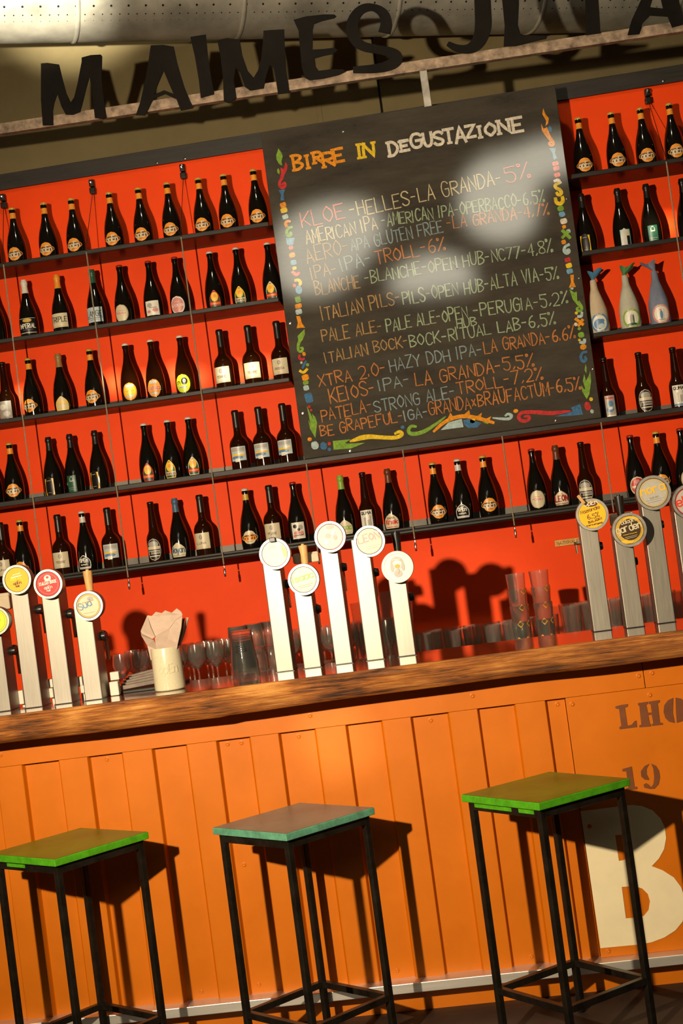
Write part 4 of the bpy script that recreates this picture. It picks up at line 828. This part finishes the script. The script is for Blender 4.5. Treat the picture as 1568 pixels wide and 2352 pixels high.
# ================================================================== TAPS
TAPBLK = mat('black_rubber', (.010, .009, .008), .35, noise=.2, scale=30)
def badge(e, c, r, layers, rim=RIMM, th=.026):
    R = Matrix.Rotation(math.pi/2, 3, 'X')
    b = MB(); b.lathe([(0, -.010), (r*.99, -.010), (r, -.006), (r, th-.004), (r*.985, th), (r*.84, th), (r*.80, th-.003)], rim, c, 40, R); rel(b.build('badge_rim', None, 40), e)
    b = MB(); lay = 0; y0 = c[1]-th+.002
    rr = r*.80
    for it in layers:
        f = (lambda yy: (lambda u, v, d: (c[0]+u*rr, yy-d, c[2]+v*rr)))(y0-.0005*lay); lay += 1; k = it[0]; M_ = it[-1]
        if k == 'disc':
            pts = [(it[3]*math.cos(2*math.pi*i/40)+it[1], it[3]*math.sin(2*math.pi*i/40)+it[2]) for i in range(40)]; b.poly([pts], M_, f)
        elif k == 'ell':
            pts = [(it[1]+it[3]*math.cos(2*math.pi*i/28), it[2]+it[4]*math.sin(2*math.pi*i/28)) for i in range(28)]; b.poly([pts], M_, f)
        elif k == 'ring': b.stroke([(it[3]*math.cos(2*math.pi*i/48)+it[1], it[3]*math.sin(2*math.pi*i/48)+it[2]) for i in range(48)], it[4], M_, f, closed=True)
        elif k == 'txt':
            _, s_, x0, y0_, x1, y1, h, wd, _m = it; wd *= .62
            for pl in text_lines(s_, x0, y0_, x1, y1, h, .05): b.stroke(pl, wd, M_, f)
        elif k == 'ln': b.stroke([(it[1], it[2]), (it[3], it[4])], it[5], M_, f)
        elif k == 'poly': b.poly([it[1]], M_, f)
    rel(b.build('badge_label', None, None), e)
OPENHUB = lambda m: [('txt', 'opEn', -.34, -.42, .34, -.36, .24, .07, m), ('txt', 'HUB', -.14, -.62, .16, -.60, .12, .05, m)]
LAB = {
 'lime': [('disc', 0, 0, 1, P_LM), ('ring', 0, 0, .86, .03, P_GN), ('ln', -.4, .0, .4, .05, .12, P_GN)],
 'pale': [('disc', 0, 0, 1, flat('badge_amber', (.85, .42, .01))), ('ln', -.3, .42, .32, .50, .06, P_WH), ('ln', -.45, .2, .42, .3, .10, P_WH), ('txt', 'PALE ALE', -.5, -.06, .46, .06, .2, .07, P_LM)]+OPENHUB(P_BR),
 'bock': [('disc', 0, 0, 1, flat('badge_red', (.62, .015, .012))), ('ring', 0, 0, .84, .025, P_PK), ('ell', .0, .5, .3, .26, P_WH), ('ell', 0, .56, .12, .1, P_RD), ('poly', [(-.26, .22), (.3, .28), (.2, .42), (-.16, .4)], P_WH), ('txt', 'ITALIAN BOCK', -.72, -.08, .74, .06, .24, .09, P_WH)]+OPENHUB(P_WH),
 'sud': [('disc', 0, 0, 1, P_CR), ('ring', 0, 0, .92, .09, P_OR), ('ell', .2, .58, .26, .2, P_GY), ('txt', 'Sud', -.75, -.3, .3, .05, .52, .13, P_BL), ('ln', -.5, -.6, .5, -.54, .03, P_GY), ('ln', -.5, .3, .5, .44, .03, P_OR)],
 'clip': [('disc', 0, 0, 1, flat('badge_bare', (.66, .60, .46))), ('poly', [(.6, .7), (.92, .3), (.98, -.1), (.85, -.45), (.7, -.3), (.62, .2)], P_YE), ('txt', 'opEn', -.5, .45, .2, .5, .22, .05, P_GY)],
 'isaac': [('disc', 0, 0, 1, flat('badge_grey', (.50, .48, .42))), ('ring', 0, 0, .92, .03, P_GY), ('txt', 'Isaac', -.85, -.16, .82, .10, .46, .15, P_GN), ('ln', -.5, -.5, .7, -.36, .03, P_GN), ('ln', -.4, -.64, .6, -.5, .02, P_GY)],
 'rose': [('disc', 0, 0, 1, P_PK), ('disc', 0, 0, .94, flat('badge_rose', (.58, .40, .36))), ('ell', .1, .75, .34, .16, P_PK), ('ell', -.15, .1, .22, .2, P_PK), ('ell', .4, -.1, .16, .2, P_PK), ('ell', -.3, -.4, .2, .16, P_LB), ('ell', .3, .3, .16, .14, P_LB)],
 'leon': [('disc', 0, 0, 1, P_GY), ('disc', 0, 0, .95, flat('badge_stone', (.50, .46, .36))), ('txt', 'LEON', -.85, -.1, .85, .16, .56, .17, P_PK), ('ln', -.3, -.48, .74, -.32, .03, P_GY), ('ln', -.2, -.62, .6, -.5, .02, P_GY)],
 'hop': [('disc', 0, 0, 1.2, P_WH), ('ell', 0, .3, .52, .5, P_GY), ('ell', 0, .18, .38, .34, P_WH), ('ell', 0, -.5, .34, .3, P_GY), ('ell', -.42, .0, .13, .34, P_GY), ('ell', .42, 0, .13, .34, P_GY), ('ell', .0, .06, .22, .16, P_OR), ('ell', 0, -.28, .12, .22, P_GY), ('ln', -.3, .58, .3, .58, .06, P_WH)],
 'naz': [('disc', 0, 0, 1.25, P_BR), ('disc', 0, 0, 1.14, flat('card_yellow', (.90, .50, .02))), ('ell', .0, .78, .5, .18, P_BR), ('txt', 'opEn', -.46, .68, .5, .80, .3, .09, P_WH), ('txt', 'Nazionale', -.85, .14, .62, .40, .27, .055, P_BR), ('txt', '6,5%', -.38, -.36, .5, -.22, .34, .06, P_BR), ('txt', 'BALADIN', -.36, -.64, .66, -.44, .16, .05, P_BR), ('txt', 'le birre artigianali', -.55, -.86, .66, -.74, .12, .035, P_BR)],
 'garden': [('disc', 0, 0, 1, P_GD), ('ell', .25, .78, .6, .18, P_YE), ('ell', -.3, -.84, .5, .14, P_YE), ('disc', .03, .02, .80, flat('badge_dark', (.055, .030, .008))), ('ring', .03, .02, .80, .03, P_YE), ('txt', 'baladin', -.5, .42, .48, .60, .3, .07, P_CR), ('txt', 'garden', -.9, -.22, .9, .10, .5, .13, P_CR), ('ln', -.5, -.34, .5, -.24, .03, P_YE), ('ln', -.4, -.52, .5, -.42, .025, P_CR), ('ln', -.34, -.62, .42, -.53, .025, P_CR)],
 'nora': [('disc', 0, 0, 1, P_GD), ('disc', 0, 0, .95, flat('badge_silver', (.46, .44, .38))), ('ring', 0, 0, .88, .02, P_GD), ('txt', 'nora', -.85, -.1, .85, .14, .58, .17, P_YE), ('txt', 'baladin', -.3, -.42, .3, -.34, .13, .03, P_GY), ('ln', -.6, -.54, .66, -.42, .025, P_GY), ('ln', -.5, -.68, .5, -.58, .02, P_GY)],
 'red': [('disc', 0, 0, 1, P_RD), ('disc', 0, 0, .95, flat('badge_silver', (.46, .44, .38))), ('txt', 'elixir', -.88, -.25, .85, .0, .62, .17, flat('bright_red', (.70, .05, .02))), ('ln', -.5, -.5, .6, -.4, .025, P_GY)]}
# base x, base y, front Y, disc x, y, r(px), label, handle, desc
TAPS = [(5, 1634, 0.0, -7, 1426, 34, 'lime', 0, 'steel beer tap cut off by the left edge, with lime green badge'),
        (77, 1620, 0.0, 42, 1331, 35, 'pale', 0, 'tall steel beer tap with amber yellow badge, left group'),
        (145, 1607, 0.0, 113.5, 1341, 35, 'bock', 0, 'tall steel beer tap with bright red badge, left group'),
        (215, 1602, 0.0, 206, 1391, 35, 'sud', 'wood', 'short steel beer tap with wooden handle and orange ringed badge beside the napkin cup'),
        (655, 1543, .19, 632, 1272, 36.5, 'clip', 0, 'steel beer tap with bare cream badge under a metal clip, leftmost of the middle group'),
        (718, 1534, .19, 698, 1331, 36.5, 'isaac', 'wood', 'short steel beer tap with green lettered grey badge, middle group'),
        (790, 1524, .19, 758.6, 1233, 36.5, 'rose', 0, 'tallest steel beer tap of the middle group, with pink badge'),
        (862, 1514, .19, 848.6, 1243, 36.5, 'leon', 0, 'tall steel beer tap with stone coloured badge and pink letters'),
        (935, 1505, .19, 913, 1302, 37, 'hop', 'dark', 'short steel beer tap with white badge and grey hop emblem'),
        (1384, 1448, .20, 1359, 1182, 37, 'naz', 0, 'steel beer tap with handwritten yellow card pegged on, right group'),
        (1459, 1438, .172, 1444, 1217, 39, 'garden', 'dark', 'steel beer tap with gold and black badge, right group'),
        (1531, 1430, .20, 1499, 1132, 39.5, 'nora', 0, 'tall steel beer tap with silver badge and yellow letters, right group'),
        (1603, 1420, .20, 1582, 1152, 39.5, 'red', 0, 'steel beer tap with red lettered badge cut off by the right edge')]
tapz = []
for bx, by, Y, dx, dy, rp, lb, hd, desc in TAPS:
    p = at(bx, by, Y); p.z = ZW; e = empty('beer_tap', (p.x, Y+.05, ZW)); tag(e, desc, 'beer tap', 'steel beer taps on the bar')
    d = at(dx, dy, Y-.02); r = rp*(Y-.02-CAM.y)/FPX*1.0
    top = d.z+.014; W_, D_ = .063, .105
    b = MB(); b.box((p.x, Y+D_/2, (ZW+top)/2), (W_, D_, top-ZW), BRUSH, bev=.003); rel(b.build('column'), e)
    b = MB(); b.box((p.x, Y+D_/2, ZW+.0012), (W_+.004, D_+.004, .0024), TAPBLK); rel(b.build('base_gasket'), e)
    badge(e, (d.x, Y-.0115, d.z), r, LAB[lb], rim=RIMM if lb not in ('hop',) else P_WH)
    zf = d.z-.115 if d.z > 1.5 else d.z-.06
    b = MB(); Rr = Matrix.Rotation(-math.pi/2, 3, 'X'); b.lathe([(0, 0), (.011, 0), (.012, .03), (.017, .034), (.019, .05), (.016, .062), (0, .064)], TAPBLK, (p.x+.020, Y+D_-.002, zf), 16, Rr)
    b.tube([(p.x+.020, Y+D_+.05, zf), (p.x+.022, Y+D_+.075, zf-.02), (p.x+.022, Y+D_+.078, zf-.09)], .008, CHROME, 10)
    b.lathe([(.0, -.012), (.013, -.012), (.016, 0), (.013, .012), (0, .014)], TAPBLK, (p.x+W_/2+.004, Y+D_-.018, zf), 14, Matrix.Rotation(math.pi/2, 3, 'Y')); (b.tube([(p.x-.031, Y+.05, zf+.02), (p.x-.055, Y+.05, zf+.02)], .006, CHROME, 8), b.tube([(p.x-.050, Y+.05, zf+.022), (p.x-.048, Y+.05, zf-.015)], .004, CHROME, 8)) if lb == 'naz' else None; rel(b.build('faucet'), e)
    if hd:
        mh = WOODH if hd == 'wood' else BLACKM
        b = MB(); b.lathe([(0, 0), (.010, 0), (.011, .02), (.0135, .05), (.0165, .10), (.0165, .108), (.006, .1085), (.006, .113), (0, .114)], mh, (p.x+.012, Y+.085, top+.001), 18); rel(b.build('handle'), e)
    tapz.append((p.x, top))
# bits clipped or laid on the taps
e = empty('clothes_peg', at(1336, 1148, .15)); tag(e, 'pale wooden clothes peg holding the yellow card', 'clothes peg')
a = at(1327, 1138, .158); c = at(1342, 1157, .152); b = MB(); dv = (c-a); R_ = Vector((0, 0, 1)).rotation_difference(dv.normalized()).to_matrix()
b.box((a+c)/2, (.011, .007, dv.length), WOODH, R=R_, bev=.001); b.box((a+c)/2+Vector((0, -.007, 0)), (.010, .005, dv.length*.96), WOODH, R=R_, bev=.001); rel(b.build('peg_leg'), e)
p = at(625, 1236, .145); e = empty('binder_clip', p); tag(e, 'small black binder clip on top of the bare cream badge', 'clip')
b = MB(); b.box((p.x, .145, p.z-.006), (.022, .016, .016), TAPBLK, bev=.002); rel(b.build('clip_body'), e)
b = MB(); b.stroke([(p.x-.004, p.z), (p.x-.007, p.z+.012), (p.x, p.z+.019), (p.x+.007, p.z+.012), (p.x+.004, p.z)], .0022, TAPBLK, lambda u, v, d: (u, .139+d, v), th=.002); rel(b.build('clip_handle', None, None), e)
for (px, py, w_, h, Y, ds) in [(702, 1281, .098, .038, .325, 'folded beige cloth tied behind the green lettered tap badge'), (1428, 1192, .085, .045, .31, 'beige paper pad tucked behind the gold and black tap badge'), (6, 1382, .055, .062, .13, 'beige paper pad behind the lime green tap badge at the left edge')]:
    p = at(px, py, Y); e = empty('folded_cloth', p); tag(e, ds, 'cloth')
    b = MB(); b.box((p.x, Y+.01, p.z), (w_, .03, h), PAPERB, rz=.05, bev=.008); b.box((p.x+.004, Y-.006, p.z-.004), (w_*.92, .012, h*.8), PAPERB, rz=-.06, bev=.004); rel(b.build('folded_layers'), e)

# ================================================================== ON THE WORKTOP
p = at(388, 1589, 0.0); p.z = ZW; cup = empty('napkin_cup', (p.x, .03, ZW)); tag(cup, 'cream glazed ceramic cup holding brown paper napkins', 'cup')
b = MB(); HC = .150; b.lathe([(0, .001), (.050, .001), (.0535, .004), (.0545, .012), (.0535, .08), (.0525, HC-.004), (.0515, HC), (.0485, HC), (.0475, HC-.006), (.0475, .010), (0, .008)], CERAM, n=48); b.build('cup_body', cup, 40)
b = MB()
fc = lambda u, v, d: ((.0535+d)*math.sin(u/.0535+.2), -(.0535+d)*math.cos(u/.0535+.2), v)
for pl in text_lines('opEn', -.030, .064, .034, .064, .030): b.stroke(pl, .0035, CERAM, fc, th=.0016, step=.004)
b.build('embossed_lettering', cup, None)
KN = .2551; YC = .03
def napkin(pts, ys, lab, m=NAPK):
    P = [at(240+x*KN, 1340+y*KN, yy) for (x, y), yy in zip(pts, ys)]
    c = sum(P, Vector())/len(P); e = empty('paper_napkin', (c.x, c.y, P[-1].z)); tag(e, lab, 'napkin', 'paper napkins in the cream cup')
    b = MB(); k = b.slot(m); n = len(P)
    for q in P: b.v.append(q)
    for q in P: b.v.append(q+Vector((.0004, .0022, 0)))
    tri = tessellate_polygon([[Vector((x, -y, 0)) for x, y in pts]])
    for t in tri: b.face(t, k); b.face([n+i for i in t][::-1], k)
    for i in range(n): b.face((i, (i+1) % n, n+(i+1) % n, n+i), k)
    rel(b.build('napkin_sheet', None, None), e)
napkin([(385, 288), (425, 293), (462, 256), (515, 268), (545, 243), (605, 264), (650, 225), (690, 255), (702, 285), (640, 330), (590, 395), (560, 600), (540, 690), (480, 690), (450, 480), (405, 380)], [.02, .02, .02, .02, .025, .03, .03, .03, .03, .02, .01, .02, .025, .025, .0, .01], 'large brown paper napkin fanned out at the front of the cup')
napkin([(385, 288), (325, 428), (330, 470), (385, 560), (415, 690), (500, 690), (498, 608), (440, 510), (340, 455), (430, 500), (455, 480), (415, 395)], [.02, .03, .035, .03, .03, .03, .02, .0, .02, -.005, -.005, .0], 'brown paper napkin folded out to the left of the cup')
napkin([(700, 290), (640, 332), (590, 400), (568, 500), (555, 690), (630, 690), (660, 540), (690, 400)], [.005, .0, -.01, -.01, .015, .015, -.005, .0], 'brown paper napkin curling forward at the right of the cup')
napkin([(722, 312), (702, 318), (668, 470), (625, 600), (620, 690), (640, 690), (670, 560), (700, 450)], [.035, .03, .03, .035, .04, .045, .045, .04], 'dark shaded paper napkin standing edge on behind the right one', mat('kraft_paper_shaded', (.16, .12, .09), .8, noise=.1, scale=40))  # darker copy of the kraft paper, shade put into its colour
napkin([(758, 308), (735, 306), (700, 450), (655, 585), (645, 690), (660, 690), (672, 590), (725, 440)], [.05, .045, .045, .045, .05, .055, .055, .055], 'brown paper napkin at the far right edge of the cup')

def glass_mesh(name, out, th, m, n=28):
    """solid-walled vessel: outer profile, then inner profile back down"""
    inn = [(max(0, r-th), z+(th*1.6 if i == 0 else 0)) for i, (r, z) in enumerate(out)]
    prof = [(0, out[0][1])]+out+[(out[-1][0]-th, out[-1][1])]+inn[:-1][::-1]+[(0, inn[0][1])]
    b = MB(); b.lathe(prof, m, n=n); return b.mesh(name, 40)
TUMB = glass_mesh('glass_body', [(.029, 0), (.031, .003), (.034, .05), (.037, .10), (.0385, .130)], .0022, GLASSG)
TALL = glass_mesh('glass_body', [(.029, 0), (.031, .003), (.035, .07), (.0385, .135), (.040, .168)], .0022, GLASSG)
ROCK = glass_mesh('glass_body', [(.034, 0), (.036, .003), (.039, .05), (.0405, .095)], .003, GLASSG)
PLC = glass_mesh('plastic_cup_body', [(.036, 0), (.037, .003), (.046, .09), (.050, .117), (.0515, .120)], .0012, PLAST)
b = MB(); gp = mm([(0, 0), (32, 0), (33, 1.5), (20, 4), (6, 8), (3.6, 14), (3.4, 60), (6, 68), (22, 84), (34, 104), (38.5, 122), (37.5, 140), (33.5, 172), (32, 172), (36, 140), (36.6, 122), (32, 105), (20, 87), (4, 73), (0, 72)]); b.lathe(gp, GLASSG, n=26); GOB = b.mesh('glass_body', 40)
ZBB = 1.085
def vessel(nm_, me, x, y, z, lab, cat, grp=None, flip=False, deco=None, H=0):
    e = empty(nm_, (x, y, z)); tag(e, lab, cat, grp)
    o = bpy.data.objects.new(me.name.split('.')[0], me); COL.objects.link(o); o.parent = e
    if flip: o.rotation_euler = (math.pi, 0, 0); o.location = (0, 0, H)
    return e
# tumblers in two rows right of the middle taps
rowsn = ['front', 'middle', 'back']
xs = [-.32+.0835*i for i in range(14)]
for r_, yy in enumerate([1.08, 1.175, 1.27]):
    for i, x in enumerate(xs):
        x2 = x+(.04 if r_ == 1 else 0); tall = x2 > .29
        if r_ == 0 and .10 < x2 < .29: continue
        vessel('pint_glass' if tall else 'tumbler', TALL if tall else TUMB, x2, yy+random.uniform(-.006, .006), ZBB, f'{"tall" if tall else "short"} clear beer glass, {ORD[i] if i < 12 else "thirteenth" if i == 12 else "fourteenth"} from left, {rowsn[r_]} row right of middle taps', 'glass', 'beer glasses in rows behind the bar')
# two nested stacks of pint glasses
GOLD_PR = flat('gold_print', (.55, .28, .02)); 
b = MB()
for (a0, pts) in [(-.5, [(-.012, .05), (0, .062), (.012, .05), (0, .038)]), (.5, [(-.012, .05), (0, .062), (.012, .05), (0, .038)])]:
    b.stroke(pts, .004, GOLD_PR, lambda u, v, d: ((.0395)*math.sin(u/.0395+a0), -.0395*math.cos(u/.0395+a0), v+.01), closed=True)
PRINT = b.mesh('printed_emblem', None)
STK = glass_mesh('glass_body', [(.029, 0), (.031, .003), (.0365, .08), (.040, .135)], .0022, GLASSG)
for sx_, (x, ln) in enumerate([(.135, 'left'), (.232, 'right')]):
    for i in range(4):
        e = vessel('pint_glass', STK, x+random.uniform(-.001, .001), .98, ZBB+.066*i, f'pint glass, {["bottom", "second from bottom", "second from top", "top"][i]} of the {ln} nested stack with gold emblems', 'glass', 'nested stacks of pint glasses')
        o = bpy.data.objects.new('printed_emblem', PRINT); COL.objects.link(o); o.parent = e; o.rotation_euler = (0, 0, .4*i)
# stemmed glasses left
b = MB(); e = empty('glass_tray', (-1.0, 1.18, ZBB)); tag(e, 'ribbed stainless tray under the stemmed glasses on the back counter', 'tray'); b.box((-.98, 1.18, ZBB+.018), (1.26, .36, .034), ZINC, bev=.004); rel(b.build('tray_body'), e)
k = 0
for r_, yy in enumerate([1.06, 1.16, 1.26]):
    for i in range(15):
        x = -1.56+.0815*i+(.04 if r_ == 1 else 0)
        if -.99 < x < -.84 and r_ == 0: continue
        vessel('stemmed_glass', GOB, x, yy+random.uniform(-.004, .004), ZBB+.037, f'stemmed beer glass, {ORD[i] if i < 12 else ["thirteenth", "fourteenth", "fifteenth"][i-12]} from left in the {rowsn[r_]} row of the tray', 'glass', 'stemmed glasses on the back counter')
for r_, yy in enumerate([1.06, 1.17]):
    for i in range(4):
        vessel('stemmed_glass', GOB, .98+.085*i+.04*r_, yy, ZBB+.02, f'stemmed beer glass, {ORD[i]} from the left in the {rowsn[r_]} row behind the right taps', 'glass', 'stemmed glasses on the back counter')
# upturned rocks glasses, plastic cups and tall jugs
for i, (px, dz, yy) in enumerate([(548, 0, .80), (586, 0, .86), (548, .098, .80), (586, .098, .86), (622, .098, .925), (622, 0, .925)]):
    p = at(px, 1480, yy)
    vessel('rocks_glass', ROCK, p.x, yy, 1.165+dz, ['upturned rocks glass, lower of the left pair left of the middle taps', 'upturned rocks glass, lower of the middle pair left of the middle taps', 'upturned rocks glass on top of the left pair beside the middle taps', 'upturned rocks glass on top of the middle pair beside the middle taps', 'upturned rocks glass on top of the pair half behind the first middle tap', 'upturned rocks glass, lower of the pair half behind the first middle tap'][i], 'glass', 'upturned rocks glasses', True, None, .095)
e = empty('glass_rack', (-.80, .84, 1.10)); tag(e, 'grey steel drying rack under the upturned rocks glasses', 'rack'); b = MB(); b.box((-.81, .87, 1.148), (.34, .20, .033), ZINC, bev=.003)
for xx in (-.96, -.66):
    for y2 in (.78, .90): b.box((xx, y2, 1.02), (.02, .02, .23), ZINC)
b.box((-.81, .84, .45), (.34, .18, .9), STEELD); rel(b.build('rack_body'), e)
p = at(566, 1570, .13)
for i in range(5):
    vessel('plastic_cup', PLC, p.x, .15, ZW+.001+.012*i, f'clear plastic cup, {["bottom", "second from bottom", "middle", "second from top", "top"][i]} of the upturned stack on the worktop', 'plastic cup', 'upturned stack of plastic cups', True, None, .120)
b = MB()
for q in range(4): b.stroke([(-.02+.002*q, .075+.008*q), (.02-.003*q, .077+.008*q)], .004, P_BK, lambda u, v, d: (p.x+.0455*math.sin(u/.0455), .15-.0455*math.cos(u/.0455), ZW+.02+v), step=.004)
o = b.build('printed_logo', None, None); 
top5 = [x for x in bpy.data.objects if x.name.startswith('plastic_cup') and x.type == 'EMPTY'][-1]; o.parent = top5; o.matrix_parent_inverse = Matrix.Translation(-Vector(top5.location))
for i, (px, py, yy, h) in enumerate([(830, 1412, .93, .27), (888, 1395, .93, .30)]):
    x = at(px, py, yy).x
    vessel('glass_jug', glass_mesh('jug_body', [(.036, 0), (.040, .005), (.042, h*.5), (.040, h*.8), (.043, h)], .003, GLASSG), x, yy, ZBB+.03, ['tall clear glass jug behind the stone coloured tap badge', 'tall clear glass jug between the last two middle taps'][i], 'jug')
# white line clamps and drip grate behind the left taps
for i, (px, py, w_, h, Y) in enumerate([(263, 1590, .032, .075, .07), (262, 1553, .034, .030, .12), (182, 1566, .022, .036, .12), (190, 1583, .018, .028, .10), (114, 1570, .024, .030, .12), (117, 1592, .016, .034, .10), (48, 1602, .018, .05, .10)]):
    p = at(px, py, Y); e = empty('line_clamp', (p.x, Y, p.z)); tag(e, 'white plastic beer line clamp, '+['tall one right of the short left tap', 'upper one right of the short left tap', 'upper one between red and orange ringed taps', 'lower one between red and orange ringed taps', 'upper one between amber and red taps', 'lower one between amber and red taps', 'one between lime and amber taps'][i], 'clamp', 'white clamps behind the left taps')
    zl = max(ZW+.001, p.z-h/2); b = MB(); b.box((p.x, Y+.015, (zl+p.z+h/2)/2), (w_, .03, p.z+h/2-zl), WHITEP, bev=.003)
    if zl > ZW+.004: b.box((p.x, Y+.03, (ZW+zl+.01)/2), (.010, .012, zl+.01-ZW), WHITEP)
    rel(b.build('clamp_body'), e)
dg = empty('drip_grate', (-1.28, .25, ZW)); tag(dg, 'low steel drip grate with dark bars behind the napkin cup', 'drip tray')
for j in range(5):
    b = MB(); a = Vector((-1.34, .13+.04*j, ZW+.020+.006*j)); c = Vector((-1.13, .16+.035*j, ZW+.032+.010*j)); dv = c-a
    b.box((a+c)/2, (dv.length, .014, .016), mat('worn_grate', (.13, .10, .075), .5, .3, noise=.3, scale=20), R=Vector((1, 0, 0)).rotation_difference(dv.normalized()).to_matrix(), bev=.002); rel(b.build('grate_bar'), dg)
b = MB(); b.box((-1.24, .22, ZW+.005), (.24, .20, .010), STEELD, bev=.002); rel(b.build('tray_base'), dg)

# ================================================================== STOOLS
def stool(cx_, cy_, yaw, topm, edgem, lab, strip, zt=.785):
    e = empty('bar_stool', (cx_, cy_, 0), yaw); tag(e, lab, 'stool', 'square seated bar stools')
    h = .1875; th = .023
    b = MB(); b.box((0, 0, zt-th/2), (2*h, 2*h, th), edgem, bev=.0025); me = b
    kt_ = b.slot(topm)
    b.v += [Vector((x, y, zt+.0006)) for x, y in ((-h+.003, -h+.003), (h-.003, -h+.003), (h-.003, h-.003), (-h+.003, h-.003))]; n = len(b.v); b.face((n-4, n-3, n-2, n-1), kt_)
    b.build('seat', e, 35)
    q = h-.024; t = .021; zl = zt-th
    for sx_ in (-1, 1):
        for sy in (-1, 1): b = MB(); b.box((sx_*q, sy*q, zl/2), (t, t, zl-.001), TUBE, bev=.0025); b.build('leg', e)
    for s in (-1, 1):
        for ax in (0, 1):
            b = MB(); L_ = 2*q-t
            b.box((0, s*q, zl-.014) if ax == 0 else (s*q, 0, zl-.014), (L_, t, .026) if ax == 0 else (t, L_, .026), TUBE, bev=.0015); b.build('apron_rail', e)
            b = MB(); b.box((0, s*q, .163) if ax == 0 else (s*q, 0, .163), (L_, t, t) if ax == 0 else (t, L_, t), TUBE, bev=.0015); b.build('foot_bar', e)
    if strip:
        for (x0, w_) in strip:
            b = MB(); b.box((-q-t/2-.001, x0, zl-.010), (.002, w_, .012), edgem); b.build('paint_drip', e)
    return e
SG = mat('worn_green_top', (.15, .165, .008), .36, noise=.30, scale=6, rnoise=.08, spec=.3); SE = mat('bright_green_edge', (.07, .33, .008), .5, noise=.25, scale=40, detail=6)
ST = mat('worn_grey_top', (.17, .155, .115), .36, noise=.30, scale=6, rnoise=.08, spec=.3); TE = mat('teal_edge', (.10, .30, .19), .5, noise=.3, scale=40, detail=6)
stool(-1.459, -.31, math.radians(45+7), SG, SE, 'black steel bar stool with worn green seat, cut off by the left edge', [(.05, .10)], .77)
stool(-.705, -.329, math.radians(45+2.5), ST, TE, 'black steel bar stool with grey brown seat and teal edges, in the middle', None, .77)
stool(.106, -.390, math.radians(45-6.5), SG, SE, 'black steel bar stool with worn green seat in front of the big cream letter', [(.05, .18), (-.11, .07)])
